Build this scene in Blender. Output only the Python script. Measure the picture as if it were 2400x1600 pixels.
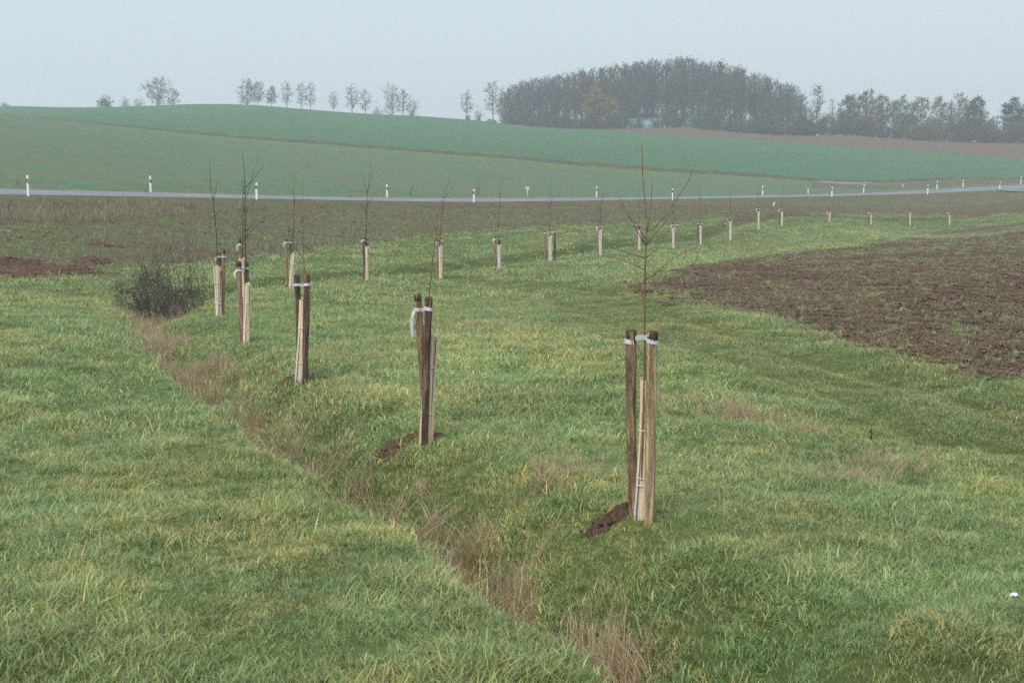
import bpy, math, random
import numpy as np
from mathutils import Vector, Matrix, Euler
R = math.radians
for o in list(bpy.data.objects):
    bpy.data.objects.remove(o)
scene = bpy.context.scene
COL = scene.collection

# ------------------------------------------------------------------ camera
F_PX = 3200.0                       # focal length in photo pixels (2400 wide)
CAM_Z = 2.85                        # eye height above the foot of the nearest sapling
PITCH = math.atan(420.0 / F_PX)
cd = bpy.data.cameras.new('camera')
cd.sensor_width = 36.0
cd.lens = 36.0 * F_PX / 2400.0
cd.clip_start = 0.1
cd.clip_end = 5000.0
cam = bpy.data.objects.new('camera', cd)
COL.objects.link(cam)
cam.location = (0, 0, CAM_Z)
cam.rotation_euler = (math.pi / 2 - PITCH, 0, 0)
scene.camera = cam
cd.dof.use_dof = True
cd.dof.focus_distance = 26.0
cd.dof.aperture_fstop = 9.0

# ------------------------------------------------------------------ sky, sun, exposure
SUN_EL, SUN_AZ = 55.0, -150.0       # high, behind the viewer's left shoulder, wrapped in cloud
w = bpy.data.worlds.new('World')
scene.world = w
w.use_nodes = True
nt = w.node_tree
nt.nodes.clear()
sky = nt.nodes.new('ShaderNodeTexSky')
sky.sky_type = 'NISHITA'
sky.sun_disc = False
sky.sun_elevation = R(SUN_EL)
sky.sun_rotation = R(SUN_AZ)
sky.air_density = 1.0
sky.dust_density = 4.0
sky.ozone_density = 1.0
mixw = nt.nodes.new('ShaderNodeMixRGB')         # cloud deck: an even pale layer over the clear sky
mixw.inputs[0].default_value = 0.86
mixw.inputs[2].default_value = (3.86, 4.42, 4.80, 1)
bg = nt.nodes.new('ShaderNodeBackground')
bg.inputs[1].default_value = 0.075
wo = nt.nodes.new('ShaderNodeOutputWorld')
nt.links.new(sky.outputs[0], mixw.inputs[1])
nt.links.new(mixw.outputs[0], bg.inputs[0])
nt.links.new(bg.outputs[0], wo.inputs[0])
sd = bpy.data.lights.new('sun', 'SUN')
sd.energy = 1.5
sd.angle = R(50)
sd.color = (1.0, 0.965, 0.91)
sun = bpy.data.objects.new('sun', sd)
COL.objects.link(sun)
_az = R(SUN_AZ)
_dir = Vector((math.sin(_az) * math.cos(R(SUN_EL)), math.cos(_az) * math.cos(R(SUN_EL)), math.sin(R(SUN_EL))))
sun.rotation_euler = _dir.to_track_quat('Z', 'Y').to_euler()
vs = scene.view_settings
vs.view_transform = 'Standard'
vs.look = 'None'
vs.gamma = 1.0
vs.exposure = 1.30
vs.use_curve_mapping = False

# ------------------------------------------------------------------ helpers
rng = np.random.default_rng(7)
random.seed(11)

def ray(x, y):
    dx = (x - 1200.0) / F_PX
    dy = (800.0 - y) / F_PX
    c, s = math.cos(PITCH), math.sin(PITCH)
    return np.array([dx, c + dy * s, -s + dy * c])

def pix(x, y, Y):
    """world point seen at photo pixel (x, y) at forward distance Y"""
    d = ray(x, y)
    return np.array([0, 0, CAM_Z]) + d * (Y / d[1])

def _h2(ix, iy, seed):
    n = (ix.astype(np.int64) * 374761393 + iy.astype(np.int64) * 668265263 + seed * 1442695041) & 0x7fffffff
    n = ((n ^ (n >> 13)) * 1274126177) & 0x7fffffff
    n = n ^ (n >> 16)
    return (n & 0xffff) / 65535.0

def vnoise(x, y, seed=0):
    ix, iy = np.floor(x), np.floor(y)
    fx, fy = x - ix, y - iy
    fx = fx * fx * (3 - 2 * fx)
    fy = fy * fy * (3 - 2 * fy)
    a = _h2(ix, iy, seed); b = _h2(ix + 1, iy, seed)
    c = _h2(ix, iy + 1, seed); d = _h2(ix + 1, iy + 1, seed)
    return (a + (b - a) * fx) * (1 - fy) + (c + (d - c) * fx) * fy

def fbm(x, y, seed=0, oct=3):
    s, a, t = 0, 1.0, 0
    for k in range(oct):
        s = s + a * vnoise(x * 2 ** k + 17.3 * k, y * 2 ** k - 9.1 * k, seed + k)
        t += a
        a *= 0.5
    return s / t

def sstep(a, b, x):
    t = np.clip((x - a) / (b - a), 0, 1)
    return t * t * (3 - 2 * t)

# ------------------------------------------------------------------ terrain
# sapling row: x, y of the foot in the photo and forward distance
ROW = [('A', 1503, 1216, 10.9), ('B', 995, 1020, 15.0), ('C', 708, 883, 20.0), ('D', 569, 799, 25.8),
       ('E', 515, 741, 31.6), ('D2', 568, 705, 36.5), ('F', 680, 675, 42.0), ('G', 857, 658, 48.0),
       ('H', 1031, 649, 53.0), ('I', 1167, 630, 60.0), ('J', 1290, 612, 64.5), ('K', 1406, 597, 68.5),
       ('L', 1496, 586, 75.0), ('M', 1581, 582, 80.0), ('N', 1641, 574, 85.0), ('O', 1710, 564, 88.0),
       ('P', 1777, 538, 96.0), ('Q', 1831, 532, 106.0), ('R', 1944, 521, 114.0), ('S', 2040, 526, 117.0),
       ('T', 2132, 528, 120.0), ('U', 2224, 529, 123.0)]
CTRL = [(0, 1600, 6.2), (700, 1600, 6.35), (1357, 1600, 6.4), (2000, 1600, 6.5), (2400, 1600, 6.6),
        (0, 1200, 10.4), (400, 1200, 10.4), (796, 1204, 10.3), (0, 900, 18.4), (300, 877, 20), (0, 750, 28.3), (200, 760, 27.8),
        (1204, 1449, 7.5), (653, 1102, 12.2), (408, 949, 16.6), (275, 775, 27),
        (2400, 1216, 11.0), (2400, 1000, 15.7), (1800, 950, 17.0), (1700, 800, 24.0),
        (1510, 663, 43), (1900, 770, 28), (2400, 880, 20), (2400, 700, 31), (2000, 620, 52), (1700, 612, 58), (2000, 577, 74),
        (2400, 550, 84), (2400, 600, 54), (2000, 545, 95), (2400, 528, 108),
        (0, 655, 42), (250, 635, 47), (480, 625, 51), (700, 595, 60), (1000, 556, 74), (1380, 525, 90), (1700, 513, 103),
        (1850, 508, 112), (2200, 500, 132),
        (0, 525, 58), (300, 510, 66), (720, 482, 86), (1000, 482, 96), (1500, 478, 115), (2000, 485, 133), (2400, 472, 145),
        (65, 436, 77), (700, 452, 98), (1109, 458, 116), (1577, 456, 140), (1950, 452, 160), (2343, 436, 180),
        (0, 270, 200), (544, 320, 192), (800, 339, 190), (1191, 369, 188), (1310, 381, 188), (1600, 402, 193), (1889, 421, 205),
        (2040, 427, 215), (2400, 414, 235),
        (1122, 283, 370), (1600, 299, 360), (2000, 318, 350), (2400, 337, 340), (1600, 320, 312), (2000, 345, 302), (2400, 373, 292),
        (0, 251, 380), (200, 255, 375), (430, 248, 385), (600, 250, 385), (800, 265, 380), (970, 273, 375),
        (0, 265, 410), (200, 268, 410), (430, 262, 415), (600, 263, 415), (800, 278, 410), (970, 286, 405), (1122, 293, 402), (1600, 305, 400), (2000, 322, 390), (2400, 339, 380),
        (0, 268, 300), (430, 265, 300), (800, 285, 300), (1122, 305, 300),
        (0, 320, 480), (600, 322, 480), (1200, 335, 480), (1800, 345, 480), (2400, 352, 480),
        (0, 380, 950), (800, 380, 950), (1600, 380, 950), (2400, 380, 950)]
_c = [pix(x, y, Y) for (_, x, y, Y) in ROW] + [pix(*t) for t in CTRL]
_c = np.array(_c)

def uv_of(X, Y):
    a = np.arctan2(X, Y)
    lim = 0.62
    aa = np.abs(a)
    a = np.where(aa > lim, np.sign(a) * lim * (math.pi - aa) / (math.pi - lim), a)
    r = np.clip(np.hypot(X, Y), 4.5, 1000)
    return a * 4.0, np.log(r)

_cu, _cv = uv_of(_c[:, 0], _c[:, 1])
def _ker(d2):
    return 0.5 * d2 * np.log(d2 + 1e-9)
_n = len(_c)
_A = np.zeros((_n + 3, _n + 3))
_A[:_n, :_n] = _ker((_cu[:, None] - _cu) ** 2 + (_cv[:, None] - _cv) ** 2) + np.eye(_n) * 0.0015
_A[:_n, _n] = 1; _A[:_n, _n + 1] = _cu; _A[:_n, _n + 2] = _cv
_A[_n:, :_n] = _A[:_n, _n:].T
_W = np.linalg.solve(_A, np.concatenate([_c[:, 2], np.zeros(3)]))

def tps(X, Y):
    u, v = uv_of(X, Y)
    out = np.empty_like(u)
    for i in range(0, len(u), 40000):
        uu, vv = u[i:i + 40000], v[i:i + 40000]
        K = _ker((uu[:, None] - _cu) ** 2 + (vv[:, None] - _cv) ** 2)
        out[i:i + 40000] = K @ _W[:_n] + _W[_n] + _W[_n + 1] * uu + _W[_n + 2] * vv
    return out

def smooth_line(P, step):
    P = np.array(P, float)
    out = []
    n = len(P)
    for i in range(n - 1):
        p0, p1, p2, p3 = P[max(i - 1, 0)], P[i], P[i + 1], P[min(i + 2, n - 1)]
        m = max(2, int(np.linalg.norm(p2[:2] - p1[:2]) / step))
        for k in range(m):
            t = k / m
            out.append(0.5 * ((2 * p1) + (-p0 + p2) * t + (2 * p0 - 5 * p1 + 4 * p2 - p3) * t * t + (-p0 + 3 * p1 - 3 * p2 + p3) * t ** 3))
    out.append(P[-1])
    return np.array(out)

def _near(X, Y, L):
    """distance to polyline, arc index, signed side (+ = left of travel)"""
    best = np.full(len(X), 1e18); idx = np.zeros(len(X)); sgn = np.zeros(len(X))
    for i in range(len(L) - 1):
        a, b = L[i, :2], L[i + 1, :2]
        d = b - a
        l2 = d @ d
        t = np.clip(((X - a[0]) * d[0] + (Y - a[1]) * d[1]) / l2, 0, 1)
        ex, ey = X - (a[0] + t * d[0]), Y - (a[1] + t * d[1])
        e = ex * ex + ey * ey
        m = e < best
        best[m] = e[m]
        idx[m] = i + t[m]
        sgn[m] = np.sign(d[0] * ey - d[1] * ex)[m]
    return np.sqrt(best), idx, sgn

def near_line(X, Y, L):
    if len(X) < 3000 or len(L) < 30:
        return _near(X, Y, L)
    C = np.concatenate([L[::6], L[-1:]])
    d, i, s = _near(X, Y, C)
    i = np.minimum(i * 6.0, len(L) - 1)
    m = d < 9.0
    if m.any():
        d[m], i[m], s[m] = _near(X[m], Y[m], L)
    return d, i, s

DITCH = smooth_line([(3.4, -2), (3.2, .4), (2.1, 3.9), (1.2, 6.8), (.85, 7.95), (.4, 8.9), (.05, 9.8), (-.4, 10.9), (-1.2, 12.8), (-2.15, 14.8),
                     (-3.2, 17.1), (-4.5, 20.5), (-5.6, 23.5), (-7.0, 27.3), (-8.3, 31), (-9.1, 35), (-9.0, 39.5), (-8.3, 44), (-6.8, 49),
                     (-4.7, 54.3), (-2.2, 60.5), (0.2, 65.8), (2.8, 70.3), (5.3, 76.5), (7.8, 82), (10, 87), (12.4, 90.5), (15.3, 98),
                     (19, 108.5), (25, 117.5), (30, 121), (34.3, 124), (39, 127), (60, 140)], 1.0)
ROAD = smooth_line([(-60, 10, 3.0), (-48, 32, 2.6), (-36.5, 51.5, 2.0), (-26.6, 68.6, 1.42), (-18.1, 83.6, .82), (-5.6, 104, .02), (12.1, 125.2, -.42),
                    (29.7, 143.3, -.64), (43.9, 155.4, -.62), (58, 166.5, -.3), (80, 182, 0.3), (120, 207, 1.4), (190, 240, 3.0)], 2.0)
ROAD_HW = 3.1
CROSS = 0.05
HAZE = 0.00100

def road_z(idx, sd):
    i = np.clip(idx, 0, len(ROAD) - 1.001)
    k = i.astype(int)
    f = i - k
    z = ROAD[k, 2] * (1 - f) + ROAD[k + 1, 2] * f
    return z + sd * np.interp(ROAD[k, 0], [-26, -5, 12, 40, 60], [CROSS, .034, .008, .0, .02])

STRIPL = None
def height(X, Y, fine=True):
    X = np.asarray(X, float); Y = np.asarray(Y, float)
    z = tps(X, Y)
    d, idx, s = near_line(X, Y, DITCH)
    r = np.hypot(X, Y)
    dn = d + 0.22 * (vnoise(X * 0.9, Y * 0.9, 5) - 0.5)
    wd = np.where(s > 0, 1.0, 1.6)
    t = np.clip((dn / wd - .04) / .96, 0, 1)
    deep = np.interp(r, [0, 22, 29, 200], [1.2, 1.2, .6, .7])
    z = z - deep * np.where(s > 0, 1 - (0.35 * t + 0.65 * t * t * (3 - 2 * t)), (1 - t) ** 1.7)
    if STRIPL is not None:                  # worn track between the row and the right field
        sdist, _, _ = near_line(X, Y, STRIPL)
        z = z - .10 * np.exp(-(sdist / 1.5) ** 4) * np.clip(1.3 - r / 60, 0, 1) - .05 * np.exp(-((sdist - .8) / .22) ** 2)
    if fine:
        a = np.clip(1.2 - r / 90, 0.0, 1)
        z = z + a * (0.10 * (fbm(X * 0.8, Y * 0.8, 3) - 0.5) + 0.05 * (vnoise(X * 3.1, Y * 3.1, 9) - 0.5) + 0.07 * (vnoise(X * .25, Y * .25, 21) - .5))
    rd, ri, rs = near_line(X, Y, ROAD)
    wr = 1 - sstep(ROAD_HW + 0.9, ROAD_HW + 4.5, rd)
    drop = np.where(rs < 0, 0.55, 0.12) * sstep(ROAD_HW + .3, ROAD_HW + 2.8, rd)
    z = z * (1 - wr) + (road_z(ri, rd * rs) - 0.014 - drop) * wr
    return z

def hz(x, y):
    return float(height(np.array([x]), np.array([y]))[0])

_RS = np.geomspace(4.2, 600, 900)
def hit(x, y):
    """first point of the ground along the photo ray"""
    d = ray(x, y)
    P = np.array([0, 0, CAM_Z])[None] + d[None] * (_RS / d[1])[:, None]
    g = height(P[:, 0], P[:, 1], fine=False)
    below = np.nonzero(P[:, 2] < g)[0]
    if len(below) == 0:
        k = int(np.argmin(P[:, 2] - g))
        return P[k, 0], P[k, 1]
    k = below[0]
    if k == 0:
        return P[0, 0], P[0, 1]
    a, b = P[k - 1, 2] - g[k - 1], P[k, 2] - g[k]
    t = a / (a - b)
    q = P[k - 1] * (1 - t) + P[k] * t
    return q[0], q[1]

def bnd(pts):
    """boundary radius as a function of bearing"""
    o = []
    for p in pts:
        if len(p) == 3:
            q = pix(*p)
            X, Y = q[0], q[1]
        else:
            X, Y = hit(*p)
        o.append((math.atan2(X, Y), math.hypot(X, Y)))
    o = np.array(sorted(o))
    return lambda a: np.interp(a, o[:, 0], o[:, 1])

STRIPL = smooth_line([hit(*p) for p in ((1060, 655), (1250, 672), (1400, 705), (1600, 775), (1850, 850), (2100, 925), (2400, 1015))] + [(9.5, 13.0), (12.5, 9.5)], 1.0)
B_mid0 = bnd([(0, 653), (150, 648), (250, 636), (480, 626), (700, 596), (1000, 556), (1200, 540), (1380, 525), (1700, 513), (1850, 508), (2200, 500), (2400, 497)])
B_mid1 = bnd([(0, 528), (200, 520), (300, 512), (450, 503), (600, 494), (720, 484), (1000, 482), (1500, 480), (2000, 486), (2400, 470)])
B_trk = bnd([(-200, 258, 205), (0, 270, 200), (272, 294, 196), (544, 320, 192), (800, 340, 190), (1191, 369, 188), (1310, 381, 188), (1600, 402, 193), (1889, 420, 205), (2040, 428, 215), (2400, 424, 226)])
B_brn = bnd([(-200, 250, 440), (0, 250, 440), (300, 250, 420), (420, 250, 362), (970, 273, 350), (1122, 284, 350), (1600, 320, 312), (2000, 345, 302), (2400, 373, 292)])
B_wood = bnd([(-200, 250, 470), (0, 250, 470), (970, 273, 420), (1122, 283, 374), (1600, 299, 362), (2000, 318, 352), (2400, 337, 342)])
RF_POLY = np.array([hit(*p) for p in [(1500, 668), (1535, 690), (1600, 707), (1700, 725), (1790, 742), (1900, 772), (1960, 795), (2100, 832), (2250, 865), (2400, 884)]]
                   + [(11, 16), (18, 11), (40, 12), (75, 50), (66, 112)] + [hit(*p) for p in [(2400, 523), (2270, 534), (2170, 545), (2090, 562), (2000, 580), (1800, 598), (1680, 616), (1580, 640)]])

def in_poly(X, Y, P):
    c = np.zeros(len(X), bool)
    j = len(P) - 1
    for i in range(len(P)):
        xi, yi, xj, yj = P[i, 0], P[i, 1], P[j, 0], P[j, 1]
        m = ((yi > Y) != (yj > Y)) & (X < (xj - xi) * (Y - yi) / (yj - yi + 1e-12) + xi)
        c ^= m
        j = i
    return c

GRASS, RFIELD, MID, VERGE, FIELD1, MARGIN, TRACK, FIELD2, BROWN, WOOD, BED = range(11)
def zone(X, Y):
    a = np.arctan2(X, Y); r = np.hypot(X, Y)
    wob = 1 + 0.016 * (fbm(X * 0.8, Y * 0.8, 31) - .5) + 0.03 * (vnoise(X * .25, Y * .25, 33) - .5)
    z = np.full(len(X), GRASS)
    rr = r * wob
    z[rr > B_mid0(a)] = MID
    m1 = B_mid1(a)
    z[rr > m1] = VERGE
    rd, ri, rs = near_line(X, Y, ROAD)
    far = (rs > 0) & (rd > ROAD_HW + 1.6) & (r > 30)
    z[far] = FIELD1
    tr = B_trk(a)
    beyond = far & (r > tr - 16)
    z[beyond & (r > tr - 14 - 3 * (wob - 1) * 100) & (a < 0.22)] = MARGIN
    z[far & (r > tr - 3.8)] = TRACK
    z[far & (r > tr + 6.5)] = FIELD2
    z[far & (a > .215) & (r > tr - 30) & (r <= tr + 6.5) & (rd < 34)] = VERGE
    z[r > B_brn(a)] = BROWN
    z[r > B_wood(a)] = WOOD
    dd, _, ds = near_line(X, Y, DITCH)
    z[(dd < .24 + .22 * (fbm(X * 1.3, Y * 1.3, 47) - .3)) & (r < 75)] = BED
    Xw = X + 0.9 * (vnoise(X * .7, Y * .7, 41) - .5) + .5 * (vnoise(X * 2.3, Y * 2.3, 43) - .5)
    Yw = Y + 1.2 * (vnoise(X * .7, Y * .7, 42) - .5) + .6 * (vnoise(X * 2.3, Y * 2.3, 44) - .5)
    z[in_poly(Xw, Yw, RF_POLY)] = RFIELD
    return z

# ------------------------------------------------------------------ materials
MATS = {}
def newmat(name):
    m = bpy.data.materials.new(name)
    m.use_nodes = True
    m.node_tree.nodes.clear()
    MATS[name] = m
    return m, m.node_tree

def N(nt, t, **kw):
    n = nt.nodes.new(t)
    for k, v in kw.items():
        if k == 'in_':
            for i, val in v.items():
                n.inputs[i].default_value = val
        else:
            setattr(n, k, v)
    return n

def L(nt, a, b):
    nt.links.new(a, b)

def mixc(nt, fac, a, b, mode='MIX'):
    n = nt.nodes.new('ShaderNodeMixRGB')
    n.blend_type = mode
    for i, v in ((0, fac), (1, a), (2, b)):
        if hasattr(v, 'links'):
            L(nt, v, n.inputs[i])
        elif isinstance(v, (int, float)):
            n.inputs[i].default_value = v
        else:
            n.inputs[i].default_value = (*v, 1)
    return n.outputs[0]

def mth(nt, op, a, b=0.0, c=None, clamp=False):
    n = nt.nodes.new('ShaderNodeMath')
    n.operation = op
    n.use_clamp = clamp
    for i, v in ((0, a), (1, b), (2, c)):
        if v is None:
            continue
        if hasattr(v, 'links'):
            L(nt, v, n.inputs[i])
        else:
            n.inputs[i].default_value = v
    return n.outputs[0]

def noise(nt, vec, scale, detail=3, rough=.55, lo=0.0, hi=1.0):
    n = nt.nodes.new('ShaderNodeTexNoise')
    n.inputs['Scale'].default_value = scale
    n.inputs['Detail'].default_value = detail
    n.inputs['Roughness'].default_value = rough
    L(nt, vec, n.inputs['Vector'])
    if (lo, hi) == (0.0, 1.0):
        return n.outputs[0]
    r = nt.nodes.new('ShaderNodeMapRange')
    r.inputs[1].default_value = lo
    r.inputs[2].default_value = hi
    r.interpolation_type = 'SMOOTHSTEP'
    L(nt, n.outputs[0], r.inputs[0])
    return r.outputs[0]

def mapping(nt, vec, scale=(1, 1, 1), rot=(0, 0, 0)):
    n = nt.nodes.new('ShaderNodeMapping')
    n.inputs['Scale'].default_value = scale
    n.inputs['Rotation'].default_value = rot
    L(nt, vec, n.inputs['Vector'])
    return n.outputs[0]

def finish(nt, col, rough=.85, spec=.2, bump=None, bdist=.02, bstr=.6):
    p = nt.nodes.new('ShaderNodeBsdfPrincipled')
    o = nt.nodes.new('ShaderNodeOutputMaterial')
    if hasattr(col, 'links'):
        L(nt, col, p.inputs['Base Color'])
    else:
        p.inputs['Base Color'].default_value = (*col, 1)
    p.inputs['Roughness'].default_value = rough
    p.inputs['Specular IOR Level'].default_value = spec
    if bump is not None:
        b = nt.nodes.new('ShaderNodeBump')
        b.inputs['Distance'].default_value = bdist
        b.inputs['Strength'].default_value = bstr
        L(nt, bump, b.inputs['Height'])
        L(nt, b.outputs[0], p.inputs['Normal'])
    L(nt, p.outputs[0], o.inputs[0])
    return p

def objco(nt):
    return nt.nodes.new('ShaderNodeTexCoord').outputs['Object']

SOIL_D, SOIL_L = (0.056, 0.035, 0.024), (0.140, 0.093, 0.064)

def mat_soil(name, green=None, gcover=(.5, .6), rows=0.0, dry=0.0, gscale=2.2, fine=9.0):
    m, nt = newmat(name)
    v = objco(nt)
    n1 = noise(nt, v, 1.3, 4, .7, .3, .7)
    n2 = noise(nt, v, fine, 4, .7, .25, .75)
    soil = mixc(nt, n2, SOIL_D, SOIL_L)
    soil = mixc(nt, mth(nt, 'MULTIPLY', n1, .35), soil, (0.155, 0.094, 0.072))
    col = soil
    if green:
        a = noise(nt, v, gscale, 6, .8, *gcover)
        b = noise(nt, v, .12, 3, .6, .32, .68)
        k = noise(nt, mapping(nt, v, (.05, .38, 1), (0, 0, R(38))), 1.0, 4, .65, .40, .58)
        f = mth(nt, 'MULTIPLY', a, mth(nt, 'ADD', .45, mth(nt, 'MULTIPLY', b, .55)))
        f = mth(nt, 'MULTIPLY', f, mth(nt, 'ADD', 1 - rows, mth(nt, 'MULTIPLY', k, rows)))
        g = mixc(nt, noise(nt, v, 3.0, 3, .6, .3, .7), green[0], green[1])
        col = mixc(nt, f, soil, g)
    finish(nt, col, .95, .1, n2, .05, .8)
    return m

mat_soil('soil_bare')
mat_soil('field_right', ((.075, .115, .032), (.11, .15, .048)), (.46, .64), .3, gscale=5.0)
mat_soil('field_mid', ((.070, .112, .030), (.105, .145, .042)), (.40, .56), .85, gscale=1.1)
mat_soil('field_brown', ((.075, .07, .05), (.09, .08, .06)), (.62, .9), .3, gscale=.8, fine=1.2)

def mat_crop(name, g1, g2, soilc, amt, lines):
    m, nt = newmat(name)
    v = objco(nt)
    fine = noise(nt, mapping(nt, v, (1.6, .55, 1)), 1.0, 5, .85, .36, .64)         # plants and gaps
    a = noise(nt, v, .22, 4, .7, .35, .65)
    b = noise(nt, v, .030, 3, .55, .32, .68)
    rowv = mapping(nt, v, (.010, .9, 1), (0, 0, R(-14)))
    c = noise(nt, rowv, 1.0, 3, .6, .40, .62)
    g = mixc(nt, fine, g1, g2)
    g = mixc(nt, mth(nt, 'MULTIPLY', a, .3), g, tuple(x * .8 for x in g1))
    f = mth(nt, 'MULTIPLY', noise(nt, mapping(nt, v, (1.1, .30, 1)), 1.0, 5, .85, .44, .62), mth(nt, 'ADD', mth(nt, 'MULTIPLY', b, .55), mth(nt, 'MULTIPLY', c, .55)))
    f = mth(nt, 'MULTIPLY', f, amt, clamp=True)
    # wheel lines: thin bands where the stretched field crosses a level
    ln = noise(nt, mapping(nt, v, (.006, .16, 1), (0, 0, R(-20))), 1.0, 1, .4)
    wl = mth(nt, 'SUBTRACT', 1.0, mth(nt, 'MULTIPLY', mth(nt, 'ABSOLUTE', mth(nt, 'SUBTRACT', ln, .5)), 110.0), clamp=True)
    wl2 = mth(nt, 'SUBTRACT', 1.0, mth(nt, 'MULTIPLY', mth(nt, 'ABSOLUTE', mth(nt, 'SUBTRACT', ln, .535)), 110.0), clamp=True)
    f = mth(nt, 'MAXIMUM', f, mth(nt, 'MULTIPLY', mth(nt, 'MAXIMUM', wl, wl2), lines))
    col = mixc(nt, f, g, soilc)
    finish(nt, col, .9, .12, fine, .06, .5)
    return m
mat_crop('crop_sparse', (.062, .120, .062), (.095, .158, .090), (.145, .100, .076), .85, .6)
mat_crop('crop_dense', (.032, .100, .043), (.058, .146, .066), (.10, .095, .058), .5, .4)

def mat_turf(name, stops, s=1.0):
    m, nt = newmat(name)
    v = objco(nt)
    a = noise(nt, v, 7 * s, 5, .75, .28, .72)
    b = noise(nt, v, .55 * s, 3, .6, .33, .67)
    c = mixc(nt, a, stops[0], stops[1])
    c = mixc(nt, mth(nt, 'MULTIPLY', b, .6), c, stops[2])
    finish(nt, c, .95, .1, a, .05, .7)
    return m
mat_turf('turf', ((.05, .070, .022), (.09, .130, .035), (.10, .115, .04)))
mat_turf('ditch_bed', ((.055, .038, .026), (.125, .092, .060), (.085, .072, .040)))
mat_turf('verge', ((.075, .075, .040), (.105, .110, .050), (.125, .095, .065)), .6)
mat_turf('margin', ((.085, .126, .045), (.105, .145, .055), (.095, .132, .058)), .25)
mat_turf('track', ((.040, .048, .026), (.065, .068, .042), (.075, .070, .052)), .3)
mat_turf('wood_floor', ((.045, .042, .028), (.075, .065, .040), (.06, .07, .035)), .2)

m, nt = newmat('asphalt')
v = objco(nt)
c = mixc(nt, noise(nt, v, 40, 3, .7, .3, .7), (.115, .122, .136), (.150, .157, .172))
c = mixc(nt, mth(nt, 'MULTIPLY', noise(nt, v, .5, 3, .6, .35, .65), .35), c, (.175, .182, .195))
finish(nt, c, .62, .4)
m, nt = newmat('road_paint')
v = objco(nt)
finish(nt, mixc(nt, noise(nt, v, 9, 4, .7, .35, .6), (.45, .45, .44), (.78, .78, .76)), .6, .3)

def mat_wood(name, dark, light, knot, sc=1.0, contrast=(.38, .62)):
    m, nt = newmat(name)
    tc = nt.nodes.new('ShaderNodeTexCoord')
    oi = nt.nodes.new('ShaderNodeObjectInfo')
    add = nt.nodes.new('ShaderNodeVectorMath'); add.operation = 'ADD'
    L(nt, tc.outputs['Object'], add.inputs[0])
    cx = nt.nodes.new('ShaderNodeCombineXYZ')
    L(nt, mth(nt, 'MULTIPLY', oi.outputs['Random'], 37.0), cx.inputs[2])
    L(nt, cx.outputs[0], add.inputs[1])
    v = add.outputs[0]
    grain = noise(nt, mapping(nt, v, (40 * sc, 40 * sc, 1.8 * sc)), 1.0, 5, .75, *contrast)
    patch = noise(nt, mapping(nt, v, (14 * sc, 14 * sc, 4.5 * sc)), 1.0, 4, .7, .42, .62)
    c = mixc(nt, grain, dark, light)
    c = mixc(nt, mth(nt, 'MULTIPLY', patch, .75), c, knot)
    bv = mth(nt, 'MULTIPLY', mth(nt, 'SUBTRACT', oi.outputs['Random'], .5), .25)
    c = mixc(nt, 1.0, c, mixc(nt, 1.0, (1, 1, 1), (0, 0, 0)), 'MULTIPLY') if False else c
    crack = noise(nt, mapping(nt, v, (75 * sc, 75 * sc, 1.0 * sc)), 1.0, 3, .6, .60, .68)
    c = mixc(nt, mth(nt, 'MULTIPLY', crack, .6), c, tuple(x * .6 for x in dark))
    finish(nt, c, .9, .12, grain, .012, 1.0)
    return m
mat_wood('stake_tan', (.20, .135, .072), (.68, .53, .34), (.52, .385, .225))
mat_wood('stake_brown', (.11, .066, .038), (.50, .37, .24), (.34, .23, .14))
mat_wood('stake_dark', (.040, .026, .018), (.27, .185, .125), (.11, .071, .048))
mat_wood('lath', (.68, .50, .33), (.90, .76, .58), (.80, .63, .45), .7, (.25, .8))
mat_wood('bark_tan', (.25, .15, .078), (.42, .28, .155), (.33, .20, .105), 2)
mat_wood('bark_grey', (.055, .042, .034), (.15, .12, .095), (.09, .072, .058), 2)
mat_wood('bark_bush', (.085, .067, .060), (.20, .165, .15), (.14, .112, .102), 2)
mat_wood('bark_far', (.050, .043, .042), (.11, .096, .092), (.078, .068, .065), .1)
mat_wood('bark_far_warm', (.065, .044, .034), (.13, .092, .070), (.09, .065, .05), .1)
mat_wood('stake_end', (.10, .065, .04), (.30, .21, .13), (.2, .13, .08))

m, nt = newmat('guard_sleeve')
v = objco(nt)
finish(nt, mixc(nt, noise(nt, v, 20, 3), (.36, .37, .39), (.55, .56, .58)), .7, .3)
m, nt = newmat('strap_white')
v = objco(nt)
finish(nt, mixc(nt, noise(nt, v, 25, 3, .6, .3, .7), (.42, .43, .44), (.66, .67, .68)), .6, .3)
m, nt = newmat('plastic_white')
v = objco(nt)
c = mixc(nt, noise(nt, v, 3, 4, .6, .4, .75), (.80, .80, .79), (.62, .61, .58))
finish(nt, c, .45, .4)
m, nt = newmat('plastic_black')
finish(nt, (.022, .022, .028), .5, .4)
m, nt = newmat('reflector')
finish(nt, (.55, .55, .55), .25, .6)
m, nt = newmat('sign_plate')
v = objco(nt)
finish(nt, mixc(nt, noise(nt, v, 6, 2), (.50, .52, .60), (.62, .64, .70)), .5, .4)
m, nt = newmat('sign_mark')
finish(nt, (.27, .30, .40), .5, .4)
m, nt = newmat('metal_grey')
finish(nt, (.48, .50, .49), .5, .5)
m, nt = newmat('netting')
v = objco(nt)
finish(nt, mixc(nt, noise(nt, mapping(nt, v, (.15, .15, 1.2)), 1.0, 4, .6, .3, .7), (.085, .20, .185), (.20, .36, .325)), .6, .3)
m, nt = newmat('litter')
finish(nt, (.78, .79, .80), .5, .4)
m, nt = newmat('clods')
v = objco(nt)
n2 = noise(nt, v, 14, 4, .7, .25, .75)
finish(nt, mixc(nt, n2, (.058, .036, .026), (.150, .097, .070)), .92, .15, n2, .02, .6)
m, nt = newmat('heap')
v = objco(nt)
n2 = noise(nt, v, 22, 5, .75, .25, .75)
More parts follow.
